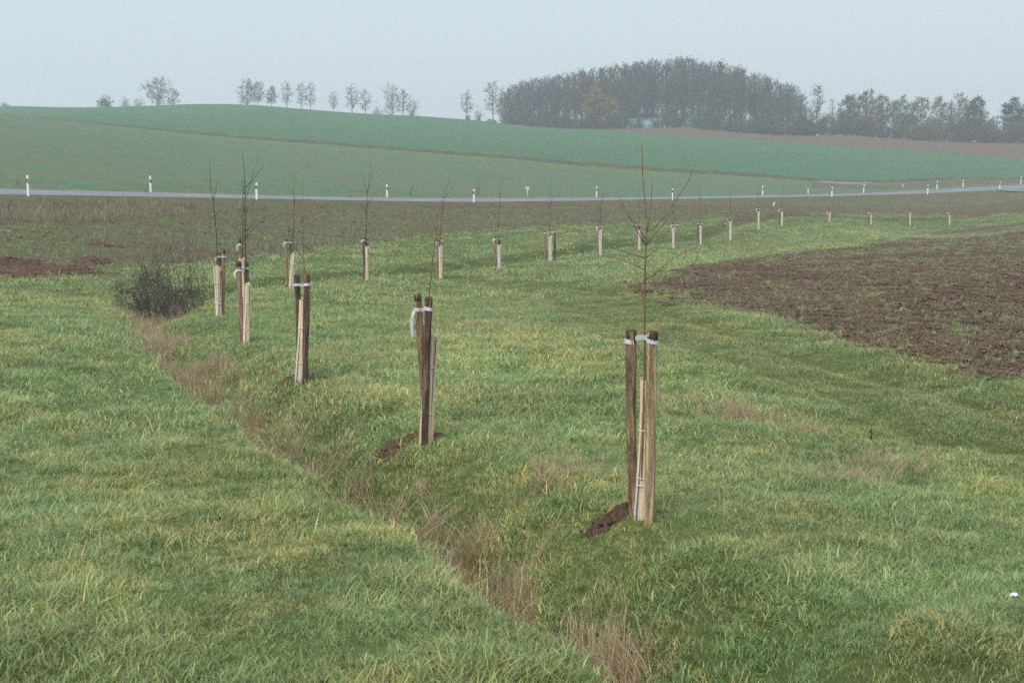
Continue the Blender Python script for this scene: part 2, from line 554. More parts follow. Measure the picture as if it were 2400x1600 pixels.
finish(nt, mixc(nt, n2, (.062, .035, .024), (.185, .110, .076)), .95, .12, n2, .03, .9)

def mat_leaf(name, a, b):
    m, nt = newmat(name)
    g = nt.nodes.new('ShaderNodeNewGeometry')
    c = mixc(nt, g.outputs['Random Per Island'], a, b)
    d = N(nt, 'ShaderNodeBsdfDiffuse')
    t = N(nt, 'ShaderNodeBsdfTranslucent')
    L(nt, c, d.inputs[0]); L(nt, c, t.inputs[0])
    mx = N(nt, 'ShaderNodeMixShader', in_={0: .3})
    o = N(nt, 'ShaderNodeOutputMaterial')
    L(nt, d.outputs[0], mx.inputs[1]); L(nt, t.outputs[0], mx.inputs[2]); L(nt, mx.outputs[0], o.inputs[0])
    return m
mat_leaf('leaf_ochre', (.20, .125, .035), (.33, .215, .06))
mat_leaf('leaf_olive', (.075, .082, .034), (.135, .13, .055))
mat_leaf('leaf_dark', (.030, .040, .022), (.062, .068, .036))
mat_leaf('leaf_rust', (.12, .062, .036), (.19, .10, .056))
mat_leaf('leaf_brown', (.065, .046, .036), (.115, .080, .062))
mat_leaf('leaf_yellow', (.16, .135, .045), (.24, .19, .07))

def mat_blades(name, g1, g2, g3, dry1, dry2):
    """grass: g1..g2 by blade, g3 by patch, dry blades dry1..dry2"""
    m, nt = newmat(name)
    b = N(nt, 'ShaderNodeAttribute', attribute_type='GEOMETRY', attribute_name='bcol')
    t = N(nt, 'ShaderNodeAttribute', attribute_type='INSTANCER', attribute_name='tint')
    sb = N(nt, 'ShaderNodeSeparateColor'); L(nt, b.outputs['Color'], sb.inputs[0])
    st = N(nt, 'ShaderNodeSeparateXYZ'); L(nt, t.outputs['Vector'], st.inputs[0])
    rnd, tt, db = sb.outputs[0], sb.outputs[1], sb.outputs[2]
    dry, hue, br = st.outputs[0], st.outputs[1], st.outputs[2]
    g = mixc(nt, rnd, g1, g2)
    g = mixc(nt, hue, g, g3)
    d = mixc(nt, rnd, dry1, dry2)
    isdry = mth(nt, 'LESS_THAN', db, dry)
    tip = mth(nt, 'MULTIPLY', mth(nt, 'POWER', tt, 3.0), mth(nt, 'MULTIPLY', rnd, .55))
    f = mth(nt, 'MAXIMUM', mth(nt, 'MULTIPLY', isdry, .92), tip)
    c = mixc(nt, f, g, d)
    vm = N(nt, 'ShaderNodeVectorMath', operation='SCALE')
    L(nt, c, vm.inputs[0]); L(nt, br, vm.inputs['Scale'])
    p = N(nt, 'ShaderNodeBsdfPrincipled')
    L(nt, vm.outputs[0], p.inputs['Base Color'])
    p.inputs['Roughness'].default_value = .38
    p.inputs['Specular IOR Level'].default_value = .6
    tr = N(nt, 'ShaderNodeBsdfTranslucent'); L(nt, vm.outputs[0], tr.inputs[0])
    mx = N(nt, 'ShaderNodeMixShader', in_={0: .36})
    o = N(nt, 'ShaderNodeOutputMaterial')
    L(nt, p.outputs[0], mx.inputs[1]); L(nt, tr.outputs[0], mx.inputs[2]); L(nt, mx.outputs[0], o.inputs[0])
    return m
mat_blades('blades', (.092, .160, .046), (.340, .450, .150), (.180, .320, .155), (.60, .46, .14), (.68, .55, .26))
mat_blades('blades_dry', (.30, .22, .135), (.46, .36, .235), (.17, .21, .07), (.30, .21, .145), (.52, .41, .27))

# ------------------------------------------------------------------ mesh helpers
class MB:
    def __init__(s):
        s.v = []; s.f = []
    def tube(s, P, rad, sides=6, cap=True, jit=0.0):
        P = [np.asarray(p, float) for p in P]
        n = len(P)
        if not hasattr(rad, '__len__'):
            rad = [rad] * n
        b0 = len(s.v)
        prev = None
        for i in range(n):
            d = P[min(i + 1, n - 1)] - P[max(i - 1, 0)]
            d = d / (np.linalg.norm(d) + 1e-12)
            if prev is None:
                a = np.array([1.0, 0, 0]) if abs(d[0]) < .8 else np.array([0, 1.0, 0])
            else:
                a = prev
            a = a - d * (a @ d)
            a = a / (np.linalg.norm(a) + 1e-12)
            prev = a
            b = np.cross(d, a)
            for k in range(sides):
                t = 2 * math.pi * k / sides
                r = rad[i] * (1 + jit * (random.random() - .5))
                s.v.append(tuple(P[i] + r * (math.cos(t) * a + math.sin(t) * b)))
        for i in range(n - 1):
            for k in range(sides):
                k2 = (k + 1) % sides
                s.f.append((b0 + i * sides + k, b0 + i * sides + k2, b0 + (i + 1) * sides + k2, b0 + (i + 1) * sides + k))
        if cap:
            s.f.append(tuple(b0 + k for k in reversed(range(sides))))
            s.f.append(tuple(b0 + (n - 1) * sides + k for k in range(sides)))
        return s
    def ribbon(s, P, width_dirs, w, th):
        """flat band with thickness along P; width_dirs unit vectors"""
        b0 = len(s.v)
        n = len(P)
        P = [np.asarray(p, float) for p in P]
        for i in range(n):
            d = P[min(i + 1, n - 1)] - P[max(i - 1, 0)]
            d /= np.linalg.norm(d) + 1e-12
            u = np.asarray(width_dirs[i], float)
            u = u - d * (u @ d); u /= np.linalg.norm(u) + 1e-12
            nn = np.cross(d, u)
            ww = w[i] if hasattr(w, '__len__') else w
            for a, b in ((-1, -1), (1, -1), (1, 1), (-1, 1)):
                s.v.append(tuple(P[i] + u * a * ww / 2 + nn * b * th / 2))
        for i in range(n - 1):
            for k in range(4):
                k2 = (k + 1) % 4
                s.f.append((b0 + i * 4 + k, b0 + i * 4 + k2, b0 + (i + 1) * 4 + k2, b0 + (i + 1) * 4 + k))
        s.f.append((b0 + 3, b0 + 2, b0 + 1, b0)); e = b0 + (n - 1) * 4
        s.f.append((e, e + 1, e + 2, e + 3))
        return s
    def prism(s, prof, z0, z1, top=None):
        """profile (x,y) extruded z0..z1; top(x,y) adds slope"""
        b0 = len(s.v); n = len(prof)
        for x, y in prof:
            s.v.append((x, y, z0))
        for x, y in prof:
            s.v.append((x, y, z1 + (top(x, y) if top else 0)))
        for k in range(n):
            k2 = (k + 1) % n
            s.f.append((b0 + k, b0 + k2, b0 + n + k2, b0 + n + k))
        s.f.append(tuple(b0 + k for k in reversed(range(n)))); s.f.append(tuple(b0 + n + k for k in range(n)))
        return s
    def mesh(s, name, mat, smooth=True):
        me = bpy.data.meshes.new(name)
        me.from_pydata(s.v, [], s.f)
        if mat:
            me.materials.append(MATS[mat])
        if smooth:
            me.shade_smooth()
        me.update()
        return me
    def build(s, name, mat, parent=None, smooth=True):
        return link(name, s.mesh(name, mat, smooth), parent)

def link(name, me, parent=None):
    o = bpy.data.objects.new(name, me)
    COL.objects.link(o)
    if parent is not None:
        o.parent = parent
    return o

def tag(o, label, cat, group=None):
    o['label'] = label
    o['category'] = cat
    if group:
        o['group'] = group
    return o

def thing(name, label, cat, loc=(0, 0, 0), rz=0.0, group=None):
    o = bpy.data.objects.new(name, None)
    o.empty_display_size = .2
    COL.objects.link(o)
    o.location = loc
    o.rotation_euler = (0, 0, rz)
    return tag(o, label, cat, group)

def np_mesh(name, V, Fq, mat, smooth=True):
    me = bpy.data.meshes.new(name)
    k = Fq.shape[1]
    me.vertices.add(len(V)); me.vertices.foreach_set('co', np.ascontiguousarray(V, np.float32).ravel())
    me.loops.add(len(Fq) * k); me.loops.foreach_set('vertex_index', np.ascontiguousarray(Fq, np.int32).ravel())
    me.polygons.add(len(Fq))
    me.polygons.foreach_set('loop_start', np.arange(0, len(Fq) * k, k, dtype=np.int32))
    me.materials.append(MATS[mat])
    me.update(calc_edges=True)
    if smooth:
        me.shade_smooth()
    me.validate()
    return me

# ------------------------------------------------------------------ ground sheet, split along the field borders
HA = R(25.5)
az = np.concatenate([np.linspace(-math.pi, -R(60), 26)[:-1], np.linspace(-R(60), -HA, 26)[:-1], np.linspace(-HA, HA, 700), np.linspace(HA, R(60), 26)[1:], np.linspace(R(60), math.pi, 26)[1:]])
rr = np.concatenate([np.geomspace(.6, 4.6, 12)[:-1], np.geomspace(4.6, 430, 420)[:-1], np.geomspace(430, 880, 14)])
RR, AA = np.meshgrid(rr, az, indexing='ij')
GX, GY = (RR * np.sin(AA)).ravel(), (RR * np.cos(AA)).ravel()
GZ = height(GX, GY)
nr, na = RR.shape
ii, jj = np.meshgrid(np.arange(nr - 1), np.arange(na - 1), indexing='ij')
q = np.stack([ii * na + jj, (ii + 1) * na + jj, (ii + 1) * na + jj + 1, ii * na + jj + 1], -1).reshape(-1, 4)[:, ::-1]
fx, fy = GX[q].mean(1), GY[q].mean(1)
FZ = zone(fx, fy)
GV = np.stack([GX, GY, GZ], -1)
ZN = {GRASS: ('grass_bank_ground', 'turf'), RFIELD: ('ploughed_field', 'field_right'), MID: ('sown_field', 'field_mid'), VERGE: ('road_verge', 'verge'),
      FIELD1: ('lower_crop_field', 'crop_sparse'), MARGIN: ('field_margin', 'margin'), TRACK: ('farm_track', 'track'), FIELD2: ('upper_crop_field', 'crop_dense'),
      BROWN: ('far_ploughed_field', 'field_brown'), WOOD: ('woodland_ground', 'wood_floor'), BED: ('ditch_bed', 'ditch_bed')}
ZL = {GRASS: 'grassy banks on both sides of the ditch', RFIELD: 'brown cloddy field with green sprouts at right', MID: 'brown and green sown field between ditch and road',
      VERGE: 'rough verge along the road', FIELD1: 'pale green crop field just beyond the road', MARGIN: 'yellow-green grass margin below the farm track',
      TRACK: 'dark farm track crossing the green hillside', FIELD2: 'dense green crop field on the upper hillside', BROWN: 'ploughed brown strip in front of the wood',
      WOOD: 'ground under and behind the wood', BED: 'brown littered bottom of the ditch'}
for z, (nm, mt) in ZN.items():
    fz = q[FZ == z]
    if len(fz) == 0:
        continue
    u, inv = np.unique(fz, return_inverse=True)
    o = link(nm, np_mesh(nm, GV[u], inv.reshape(-1, 4), mt))
    o['kind'] = 'structure'
    o['label'] = ZL[z]

# ------------------------------------------------------------------ road
tang = np.gradient(ROAD[:, :2], axis=0)
tang /= np.linalg.norm(tang, axis=1)[:, None]
nrm = np.stack([-tang[:, 1], tang[:, 0]], -1)
offs = np.array([-ROAD_HW, -ROAD_HW + .25, -1.5, 0, 1.5, ROAD_HW - .25, ROAD_HW])
V = []
for k in range(len(ROAD)):
    for o_ in offs:
        V.append((*(ROAD[k, :2] + nrm[k] * o_), float(road_z(np.array([k * 1.0]), np.array([o_]))[0])))
for k in range(len(ROAD)):            # skirts so the slab has an edge
    pass
no = len(offs)
Fq = np.array([[k * no + j, (k + 1) * no + j, (k + 1) * no + j + 1, k * no + j + 1] for k in range(len(ROAD) - 1) for j in range(no - 1)])[:, ::-1]
road = link('road', np_mesh('road', np.array(V), Fq, 'asphalt'))
road['kind'] = 'structure'
road['label'] = 'grey asphalt country road crossing the middle distance'
s_len = np.concatenate([[0], np.cumsum(np.linalg.norm(np.diff(ROAD[:, :2], axis=0), axis=1))])
def road_at(s, off=0.0, dz=0.0):
    k = np.interp(s, s_len, np.arange(len(ROAD)))
    i = min(int(k), len(ROAD) - 2); f = k - i
    p = ROAD[i, :2] * (1 - f) + ROAD[i + 1, :2] * f
    n_ = nrm[i] * (1 - f) + nrm[i + 1] * f
    return np.array([*(p + n_ * off), float(road_z(np.array([k]), np.array([off]))[0]) + dz])
s0 = 46.0
while s0 < 215:
    mb = MB()
    cs = [s0, s0 + 1.35, s0 + 2.7, s0 + 4]
    for c in cs:
        mb.v.append(tuple(road_at(c, -.07, .005))); mb.v.append(tuple(road_at(c, .07, .005)))
    for k in range(3):
        mb.f.append((2 * k, 2 * k + 2, 2 * k + 3, 2 * k + 1)[::1])
    mb.build('lane_marking', 'road_paint', road, False)
    s0 += 12.0
# short asphalt turn-off beyond the road on the right
def sheet(name, pts, mat, label, dz=.05, kind='structure', n=10):
    """strip between two lists of ground points, laid on the terrain"""
    A, Bp = pts
    V, Fs = [], []
    m = 5
    a = smooth_line([(p[0], p[1]) for p in A], 1e9 if len(A) < 3 else 3.0)
    b = smooth_line([(p[0], p[1]) for p in Bp], 1e9 if len(Bp) < 3 else 3.0)
    ta = np.linspace(0, 1, n)
    ia = np.stack([np.interp(ta, np.linspace(0, 1, len(a)), a[:, k]) for k in (0, 1)], -1)
    ib = np.stack([np.interp(ta, np.linspace(0, 1, len(b)), b[:, k]) for k in (0, 1)], -1)
    for i in range(n):
        for j in range(m):
            p = ia[i] * (1 - j / (m - 1)) + ib[i] * j / (m - 1)
            V.append((p[0], p[1], 0))
    V = np.array(V)
    V[:, 2] = height(V[:, 0], V[:, 1]) + dz
    for i in range(n - 1):
        for j in range(m - 1):
            Fs.append((i * m + j, (i + 1) * m + j, (i + 1) * m + j + 1, i * m + j + 1))
    o = link(name, np_mesh(name, V, np.array(Fs), mat))
    o['kind'] = kind
    o['label'] = label
    return o
sheet('side_road', ([hit(x, y) for x, y in ((1915, 424), (1975, 427), (2050, 427))], [hit(x, y) for x, y in ((1930, 429), (1985, 432), (2045, 429.5))]), 'asphalt', 'short grey asphalt turn-off beyond the road at right', .03, n=24)
sheet('side_road', ([hit(x, y) for x, y in ((2330, 445.5), (2400, 443))], [hit(x, y) for x, y in ((2350, 449), (2420, 452))]), 'asphalt', 'grey asphalt junction mouth at the right edge of the road', .1, n=12)

# ------------------------------------------------------------------ saplings, stakes, guards, ties
ORD = {'A': 'nearest', 'B': 'second-nearest', 'C': 'third-nearest', 'D': 'fourth-nearest', 'E': 'fifth-nearest', 'D2': 'sixth-nearest', 'F': 'seventh-nearest',
       'G': 'eighth-nearest', 'H': 'ninth-nearest', 'I': 'tenth-nearest', 'J': 'eleventh-nearest', 'K': 'twelfth-nearest', 'L': 'thirteenth-nearest',
       'M': 'fourteenth-nearest', 'N': 'fifteenth-nearest', 'O': 'sixteenth-nearest', 'P': 'seventeenth-nearest', 'Q': 'eighteenth-nearest',
       'R': 'fourth-farthest', 'S': 'third-farthest', 'T': 'second-farthest', 'U': 'farthest'}
def gpt(x, y, Y):
    """ground point under photo column x at distance Y"""
    p = pix(x, y, Y)
    return np.array([p[0], Y, hz(p[0], Y)])

def make_stake(key, side, xb, xt, yt, Y, r, mat, yb):
    b = gpt(xb, yb, Y)
    t = pix(xt, yt, Y)
    t[1] += random.uniform(-.04, .04)
    ax = t - b
    Lh = np.linalg.norm(ax)
    mb = MB()
    n = 15
    bow = random.uniform(-.012, .012); ph = random.uniform(0, 6)
    P, rad = [], []
    for i in range(n):
        f = i / (n - 1)
        z = -.2 + f * (Lh + .2)
        P.append((bow * math.sin(f * 3.1) + .006 * math.sin(f * 9 + ph), .006 * math.cos(f * 7 + ph), z))
        rad.append(r * (.93 + .10 * f + .05 * math.sin(f * 11 + ph)))
    P.append((P[-1][0], P[-1][1], P[-1][2] + .012)); rad.append(rad[-1] * .86)
    mb.tube(P, rad, 12 if Y < 30 else 8, True, .16)
    o = mb.build('tree_stake', mat)
    if mat != 'stake_dark':                      # weathered dark head of the stake
        q_ = np.array(P[-2]); q0 = np.array(P[-3]); f_ = max(0.0, 1 - random.uniform(.06, .1) / max(1e-6, q_[2] - q0[2]))
        a_ = q0 * (1 - f_) + q_ * f_
        MB().tube([a_, q_, q_ + np.array([0, 0, .015])], [rad[-2] * 1.05, rad[-2] * 1.06, rad[-2] * .9], 12, True, .12).build('stake_head', 'stake_dark', o)
    o.location = b
    o.rotation_euler = Vector(ax).to_track_quat('Z', 'Y').to_euler()
    col = {'stake_tan': 'pale tan', 'stake_brown': 'brown', 'stake_dark': 'dark brown'}[mat]
    tag(o, f'{side} {col} round wooden stake of the {ORD[key]} sapling in the row', 'stake', 'wooden stakes along the sapling row')
    ax = ax / Lh
    return b, ax, Lh, r

def make_guard(key, xb, xt, yt, Y, rb, rt, yb, nsl, det=True):
    b = gpt(xb, yb, Y)
    t = pix(xt, yt, Y)
    root = thing('tree_guard', f'pale lath trunk guard bound with white string on the {ORD[key]} sapling', 'tree guard', b, 0, 'lath guards round the sapling trunks')
    ax = t - b
    Lh = np.linalg.norm(ax)
    a0 = random.uniform(0, 6)
    for k in range(nsl):
        th0 = a0 + 2 * math.pi * k / nsl
        tw = (.50 if k % 2 else -.50) * random.uniform(.6, 1.2)
        lay = .006 if k % 2 else 0
        P, U, Wd = [], [], []
        top = 1 - random.uniform(0, .05)
        for i in range(6):
            f = i / 5
            th = th0 + tw * (f - .5)
            rr_ = (rb + (rt - rb) * f) + lay - .012 * math.sin(f * math.pi)
            P.append(ax * f * top + np.array([math.cos(th) * rr_, math.sin(th) * rr_, -.04 if i == 0 else 0]))
            U.append((-math.sin(th), math.cos(th), 0))
            Wd.append(.034 if nsl > 6 else .045)
        MB().ribbon(P, U, Wd, .005).build('slat', 'lath', root, False)
    MB().tube([(0, 0, -.05), tuple(ax * .5), tuple(ax * .93)], [rb * .80, (rb + rt) * .36, rt * .78], 10, False).build('inner_sleeve', 'guard_sleeve', root)
    for f in ((.22, .62, .27) if det and key == 'A' else (.25, .66)):
        P = []
        for k in range(15):
            th = k / 14 * 2 * math.pi
            rr_ = (rb + (rt - rb) * f) + .008 - .010 * math.sin(f * math.pi)
            P.append(ax * f + np.array([math.cos(th) * rr_, math.sin(th) * rr_, .012 * math.cos(th + f * 9)]))
        MB().tube(P, .0045 if Y < 30 else .008, 5, False).build('binding', 'strap_white', root)
    return root

def make_tie(key, S1, S2, f1, f2, tail, Y, trunk_pt=None, w=.042):
    def ringpt(S, f, th, extra=.004):
        b, ax, Lh, r = S
        c = b + ax * Lh * f
        return c + np.array([math.cos(th), math.sin(th), 0]) * (r * 1.03 + extra)
    mb = MB()
    cz = (S1[0] + S1[1] * S1[2] * f1 + S2[0] + S2[1] * S2[2] * f2) / 2
    up = (0, 0, 1)
    seg = 18
    ph = random.uniform(0, 6)
    for S, f in ((S1, f1), (S2, f2)):
        P = [ringpt(S, f, k / seg * 2 * math.pi) - cz + np.array([0, 0, .010 * math.sin(k / seg * 2 * math.pi + ph)]) for k in range(seg + 1)]
        mb.ribbon(P, [up] * len(P), w * random.uniform(.75, 1.05), .004)
    for dy, sag in ((-1, .006), (1, .02)):            # the two strands between the stakes
        a = ringpt(S1, f1, -math.pi / 2 * (-dy) * -1 if dy < 0 else math.pi / 2) - cz
        b = ringpt(S2, f2, -math.pi / 2 if dy < 0 else math.pi / 2) - cz
        m_ = (a + b) / 2 + np.array([0, 0, random.uniform(-.01, .02) - sag])
        if trunk_pt is not None:
            m_ = trunk_pt - cz + np.array([0, dy * .025, .012])
        P = [a * (1 - t) ** 2 + m_ * 2 * t * (1 - t) + b * t * t for t in np.linspace(0, 1, 7)]
        mb.ribbon(P, [(0, .25 * dy, 1)] * 7, w * .9, .004)
    if tail > 0:
        S, f = (S1, f1)
        a = ringpt(S, f, math.pi * 1.2) - cz
        P = [a, a + np.array([-.03, -.03, -tail * .25]), a + np.array([-.035, -.035, -tail * .6]), a + np.array([-.025, -.03, -tail])]
        mb.ribbon(P, [(1, .3, 0)] * 4, w * .8, .004)
    o = mb.build('tie_strap', 'strap_white', None, False)
    o.location = cz
    tag(o, f'white webbing tie strap holding the {ORD[key]} sapling to its stakes', 'strap', 'white tie straps on the stakes')
    return o

def make_sapling(key, trunk, branches, Y, mat, r0, xb, yb, far=False, label=None):
    b = gpt(xb, yb, Y)
    root = thing('sapling', label or f'thin bare sapling, {ORD[key]} in the staked row along the ditch', 'sapling', b, 0, 'bare saplings of the staked row')
    sy = random.uniform(-.03, .03)
    def W(x, y, d=0.0):
        p = pix(x, y, Y)
        p[1] += d
        return p - b
    T = [np.array([0, 0, -.1])] + [W(x, y, sy * i) for i, (x, y) in enumerate(trunk)]
    n = len(T)
    hts = [p[2] for p in T]
    hm = max(hts)
    rad = [max(.0035, r0 * (1 - .80 * max(h, 0) / hm)) for h in hts]
    MB().tube(T, rad, 8 if not far else 5, True, .12).build('trunk', mat, root)
    Ta = np.array(T)
    for i in range(2, n - 1):                       # buds and knuckles on the stem
        pass
    for br in branches:
        k = random.uniform(-.55, .55)
        x0, y0 = br[0]
        l0 = W(x0, y0)
        yy = float(np.interp(l0[2], Ta[:, 2], Ta[:, 1]))
        P = []
        for (x, y) in br:
            d = math.hypot((x - x0), (y - y0)) * Y / F_PX
            P.append(W(x, y, 0) + np.array([0, yy + k * d, 0]))
        P[0] = np.array([float(np.interp(P[0][2], Ta[:, 2], Ta[:, 0])), yy, P[0][2]])
        m_ = len(P)
        rb = r0 * (.34 if not far else .40)
        MB().tube(P, [max(.0026 if not far else .004, rb * (1 - .75 * i / (m_ - 1))) for i in range(m_)], 5 if not far else 4, True, .1).build('branch', mat, root)
    return root

def stake_pair(key, Y, specs, f1=.93, f2=.93, tail=.12, trunk_pt=None, w=.042):
    S = [make_stake(key, *sp) for sp in specs]
    make_tie(key, S[0], S[1], f1, f2, tail, Y, trunk_pt, w)

YA = {k: Y for k, _, _, Y in ROW}
# A, the nearest
Y = YA['A']
stake_pair('A', Y, [('left', 1484, 1477, 777, Y + .22, .044, 'stake_brown', 1210), ('right', 1521, 1530, 780, Y - .06, .043, 'stake_tan', 1218)], .945, .955, .0, pix(1511, 783, Y + .06), .042)
make_guard('A', 1505, 1520, 876, Y + .12, .062, .060, 1212, 9)
make_sapling('A', [(1505, 1100), (1511, 900), (1511, 800), (1510, 778), (1511, 711), (1512, 683), (1511, 632), (1512, 606), (1513, 574), (1514, 544), (1514, 517), (1508, 453), (1504, 396), (1503, 327)],
             [[(1514, 545), (1518, 531), (1525, 491), (1528, 443), (1527, 407)], [(1515, 544), (1531, 534), (1556, 504), (1579, 466), (1604, 421), (1617, 384)],
              [(1513, 574), (1531, 552), (1559, 520), (1575, 498), (1584, 482)], [(1512, 605), (1540, 584), (1559, 558), (1574, 534)],
              [(1512, 574), (1496, 549), (1469, 504), (1445, 458)], [(1507, 605), (1473, 592), (1438, 581), (1419, 571)], [(1510, 632), (1483, 619), (1448, 605), (1416, 598)],
              [(1512, 657), (1537, 636), (1566, 609), (1598, 590), (1636, 571)], [(1510, 711), (1504, 683), (1496, 651), (1488, 632)], [(1512, 684), (1470, 683), (1432, 684), (1403, 684)],
              [(1515, 686), (1540, 673), (1553, 660)], [(1511, 711), (1480, 713), (1441, 721)], [(1518, 706), (1550, 699), (1591, 694)], [(1513, 560), (1490, 525), (1468, 492)]],
             Y + .08, 'bark_tan', .0145, 1505, 1212, label='tall tan-barked sapling with spreading bare twigs at the nearest pair of stakes')
# B
Y = YA['B']
stake_pair('B', Y, [('left', 1001, 978, 692, Y + .2, .041, 'stake_brown', 1012), ('right', 993, 1005, 698, Y - .08, .043, 'stake_dark', 1022)], .90, .93, .30)
MATS['stake_B'] = MATS['stake_brown']
make_guard('B', 999, 1012, 769, Y + .08, .085, .070, 1013, 9)
make_sapling('B', [(1000, 900), (1004, 760), (1006, 688), (1011, 638), (1014, 606), (1018, 576), (1023, 535), (1028, 501), (1034, 470)],
             [[(1014, 606), (1008, 590), (1003, 576)], [(1018, 576), (1027, 553), (1030, 535)], [(1023, 540), (1015, 515)]], Y + .08, 'bark_tan', .015, 998, 1014,
             label='crooked tan sapling leaning right between the second-nearest pair of stakes')
# C
Y = YA['C']
stake_pair('C', Y, [('left', 703, 694, 646, Y + .2, .043, 'stake_dark', 873), ('right', 713, 721, 645, Y - .06, .044, 'stake_dark', 884)], .91, .915, 0)
make_guard('C', 703, 714, 698, Y + .08, .080, .075, 877, 9)
make_sapling('C', [(707, 800), (715, 690), (714, 639), (714, 607), (713, 578), (713, 543), (712, 500), (714, 419)],
             [[(713, 606), (700, 590), (692, 572), (690, 551)], [(713, 606), (728, 602), (759, 585), (779, 573)], [(712, 578), (728, 564), (750, 535)], [(712, 547), (697, 531), (672, 504)],
              [(712, 578), (709, 555), (707, 529)], [(714, 533), (726, 517)], [(712, 510), (722, 480), (727, 450)], [(712, 520), (700, 495)]], Y + .06, 'bark_tan', .015, 705, 878,
             label='orange-tan sapling with forked twigs at the third-nearest pair of stakes')
# D
Y = YA['D']
stake_pair('D', Y, [('left', 566, 560, 614, Y, .047, 'stake_brown', 799), ('right', 575, 578, 614, Y + .22, .04, 'stake_dark', 792)], .90, .92, .14)
make_guard('D', 577, 580, 659, Y - .05, .062, .070, 801, 8)
make_sapling('D', [(577, 720), (576, 640), (575, 611), (574, 560), (574, 506), (574, 460), (574, 444), (572, 408), (567, 359)],
             [[(575, 465), (579, 457), (583, 439), (594, 399), (605, 366)], [(583, 440), (598, 415), (617, 388)], [(574, 459), (568, 445), (563, 424)], [(573, 553), (569, 548), (545, 526), (516, 500)],
              [(575, 546), (585, 533), (593, 516)], [(575, 560), (594, 533), (623, 504)], [(575, 500), (585, 485), (600, 470)]], Y + .05, 'bark_grey', .020, 576, 798,
             label='dark tall sapling with a broad vee of twigs, fourth-nearest in the row')
# E
Y = YA['E']
stake_pair('E', Y, [('left', 516, 514, 592, Y + .25, .042, 'stake_dark', 735), ('right', 522, 524, 587, Y + .05, .042, 'stake_brown', 739)], .93, .90, .10)
make_guard('E', 512, 509, 622, Y - .06, .075, .080, 743, 8)
make_sapling('E', [(510, 680), (508, 620), (508, 589), (505, 533), (500, 484), (497, 452), (493, 446), (490, 417), (489, 370)],
             [[(498, 466), (493, 460), (485, 439), (478, 415)], [(499, 470), (506, 444), (507, 426)], [(504, 529), (495, 515), (485, 502)], [(503, 510), (512, 492)]], Y + .05, 'bark_grey', .019, 510, 742)
# D2 behind D
Y = YA['D2']
stake_pair('D2', Y, [('left', 565, 562, 560, Y, .042, 'stake_brown', 706), ('right', 572, 568, 570, Y + .25, .040, 'stake_tan', 704)], .91, .95, .16)
make_guard('D2', 569, 567, 600, Y - .06, .07, .07, 707, 8)
make_sapling('D2', [(569, 640), (569, 590), (570, 551), (571, 500), (573, 440), (571, 415)], [[(570, 530), (562, 505), (556, 490)], [(571, 500), (580, 470)], [(572, 470), (566, 445)]], Y + .05, 'bark_grey', .018, 569, 706)
# F
Y = YA['F']
stake_pair('F', Y, [('left', 672, 671, 561, Y, .044, 'stake_brown', 677), ('right', 682, 681, 563, Y + .25, .04, 'stake_dark', 672)], .94, .95, .14)
make_guard('F', 683, 688, 591, Y - .05, .085, .085, 677, 8)
make_sapling('F', [(685, 630), (687, 587), (687, 551), (689, 506), (688, 439), (691, 400)], [[(688, 457), (670, 433), (656, 404)], [(687, 558), (668, 522), (661, 506)], [(688, 480), (694, 455)]], Y, 'bark_grey', .02, 684, 675)
# G
Y = YA['G']
stake_pair('G', Y, [('left', 855, 853, 558, Y, .055, 'stake_dark', 659), ('right', 862, 861, 561, Y + .15, .045, 'stake_brown', 657)], .95, .95, .10)
make_guard('G', 860, 860, 575, Y - .02, .06, .06, 659, 7)
make_sapling('G', [(858, 620), (858, 557), (860, 474), (861, 454), (866, 423), (869, 379)], [[(861, 454), (854, 427), (848, 389)], [(861, 456), (873, 420), (884, 386)], [(860, 480), (878, 455), (890, 440)], [(860, 500), (850, 478)]], Y + .05, 'bark_grey', .022, 858, 657)
# H .. U
FAR = [('H', 1031, 557, 649, [(1031, 556), (1035, 508), (1041, 467), (1053, 416), (1060, 394)], [[(1036, 500), (1037, 460), (1040, 435)], [(1043, 465), (1055, 448), (1062, 430)]], 0),
       ('I', 1167, 554, 630, [(1167, 552), (1169, 508), (1172, 460), (1178, 412)], [[(1169, 505), (1163, 485)], [(1170, 490), (1178, 472)], [(1172, 465), (1168, 440)]], 1),
       ('J', 1290, 538, 612, [(1289, 535), (1290, 457), (1292, 410)], [[(1290, 490), (1283, 470)], [(1290, 480), (1297, 460)]], 2),
       ('K', 1406, 524, 597, [(1407, 518), (1409, 478), (1412, 440)], [[(1408, 500), (1402, 480)], [(1410, 475), (1418, 455)]], 0),
       ('L', 1496, 521, 586, [(1497, 518), (1498, 470), (1498, 424)], [[(1498, 480), (1503, 460)]], 1),
       ('M', 1581, 522, 582, [(1579, 522), (1578, 460), (1577, 414)], [[(1578, 470), (1585, 450)]], 3),
       ('N', 1641, 519, 574, [(1641, 515), (1640, 460), (1639, 407)], [[(1640, 470), (1635, 450)]], 0),
       ('O', 1710, 506, 564, [(1711, 505), (1712, 465), (1713, 430)], [[(1712, 475), (1707, 455)]], 1),
       ('P', 1777, 486, 538, [(1777, 484), (1775, 450), (1774, 424)], [[(1776, 460), (1780, 445)]], 0),
       ('Q', 1831, 487, 532, [(1832, 485), (1835, 450), (1839, 416)], [[(1835, 455), (1831, 440)]], 1),
       ('R', 1944, 495, 521, [(1944, 494), (1944, 480), (1943, 460)], [], 0),
       ('S', 2040, 497, 526, [(2040, 495), (2039, 475), (2038, 455)], [], 1),
       ('T', 2132, 496, 528, [(2132, 495), (2133, 475), (2132, 458)], [], 0),
       ('U', 2224, 496, 529, [(2224, 495), (2223, 470), (2222, 448)], [], 1)]
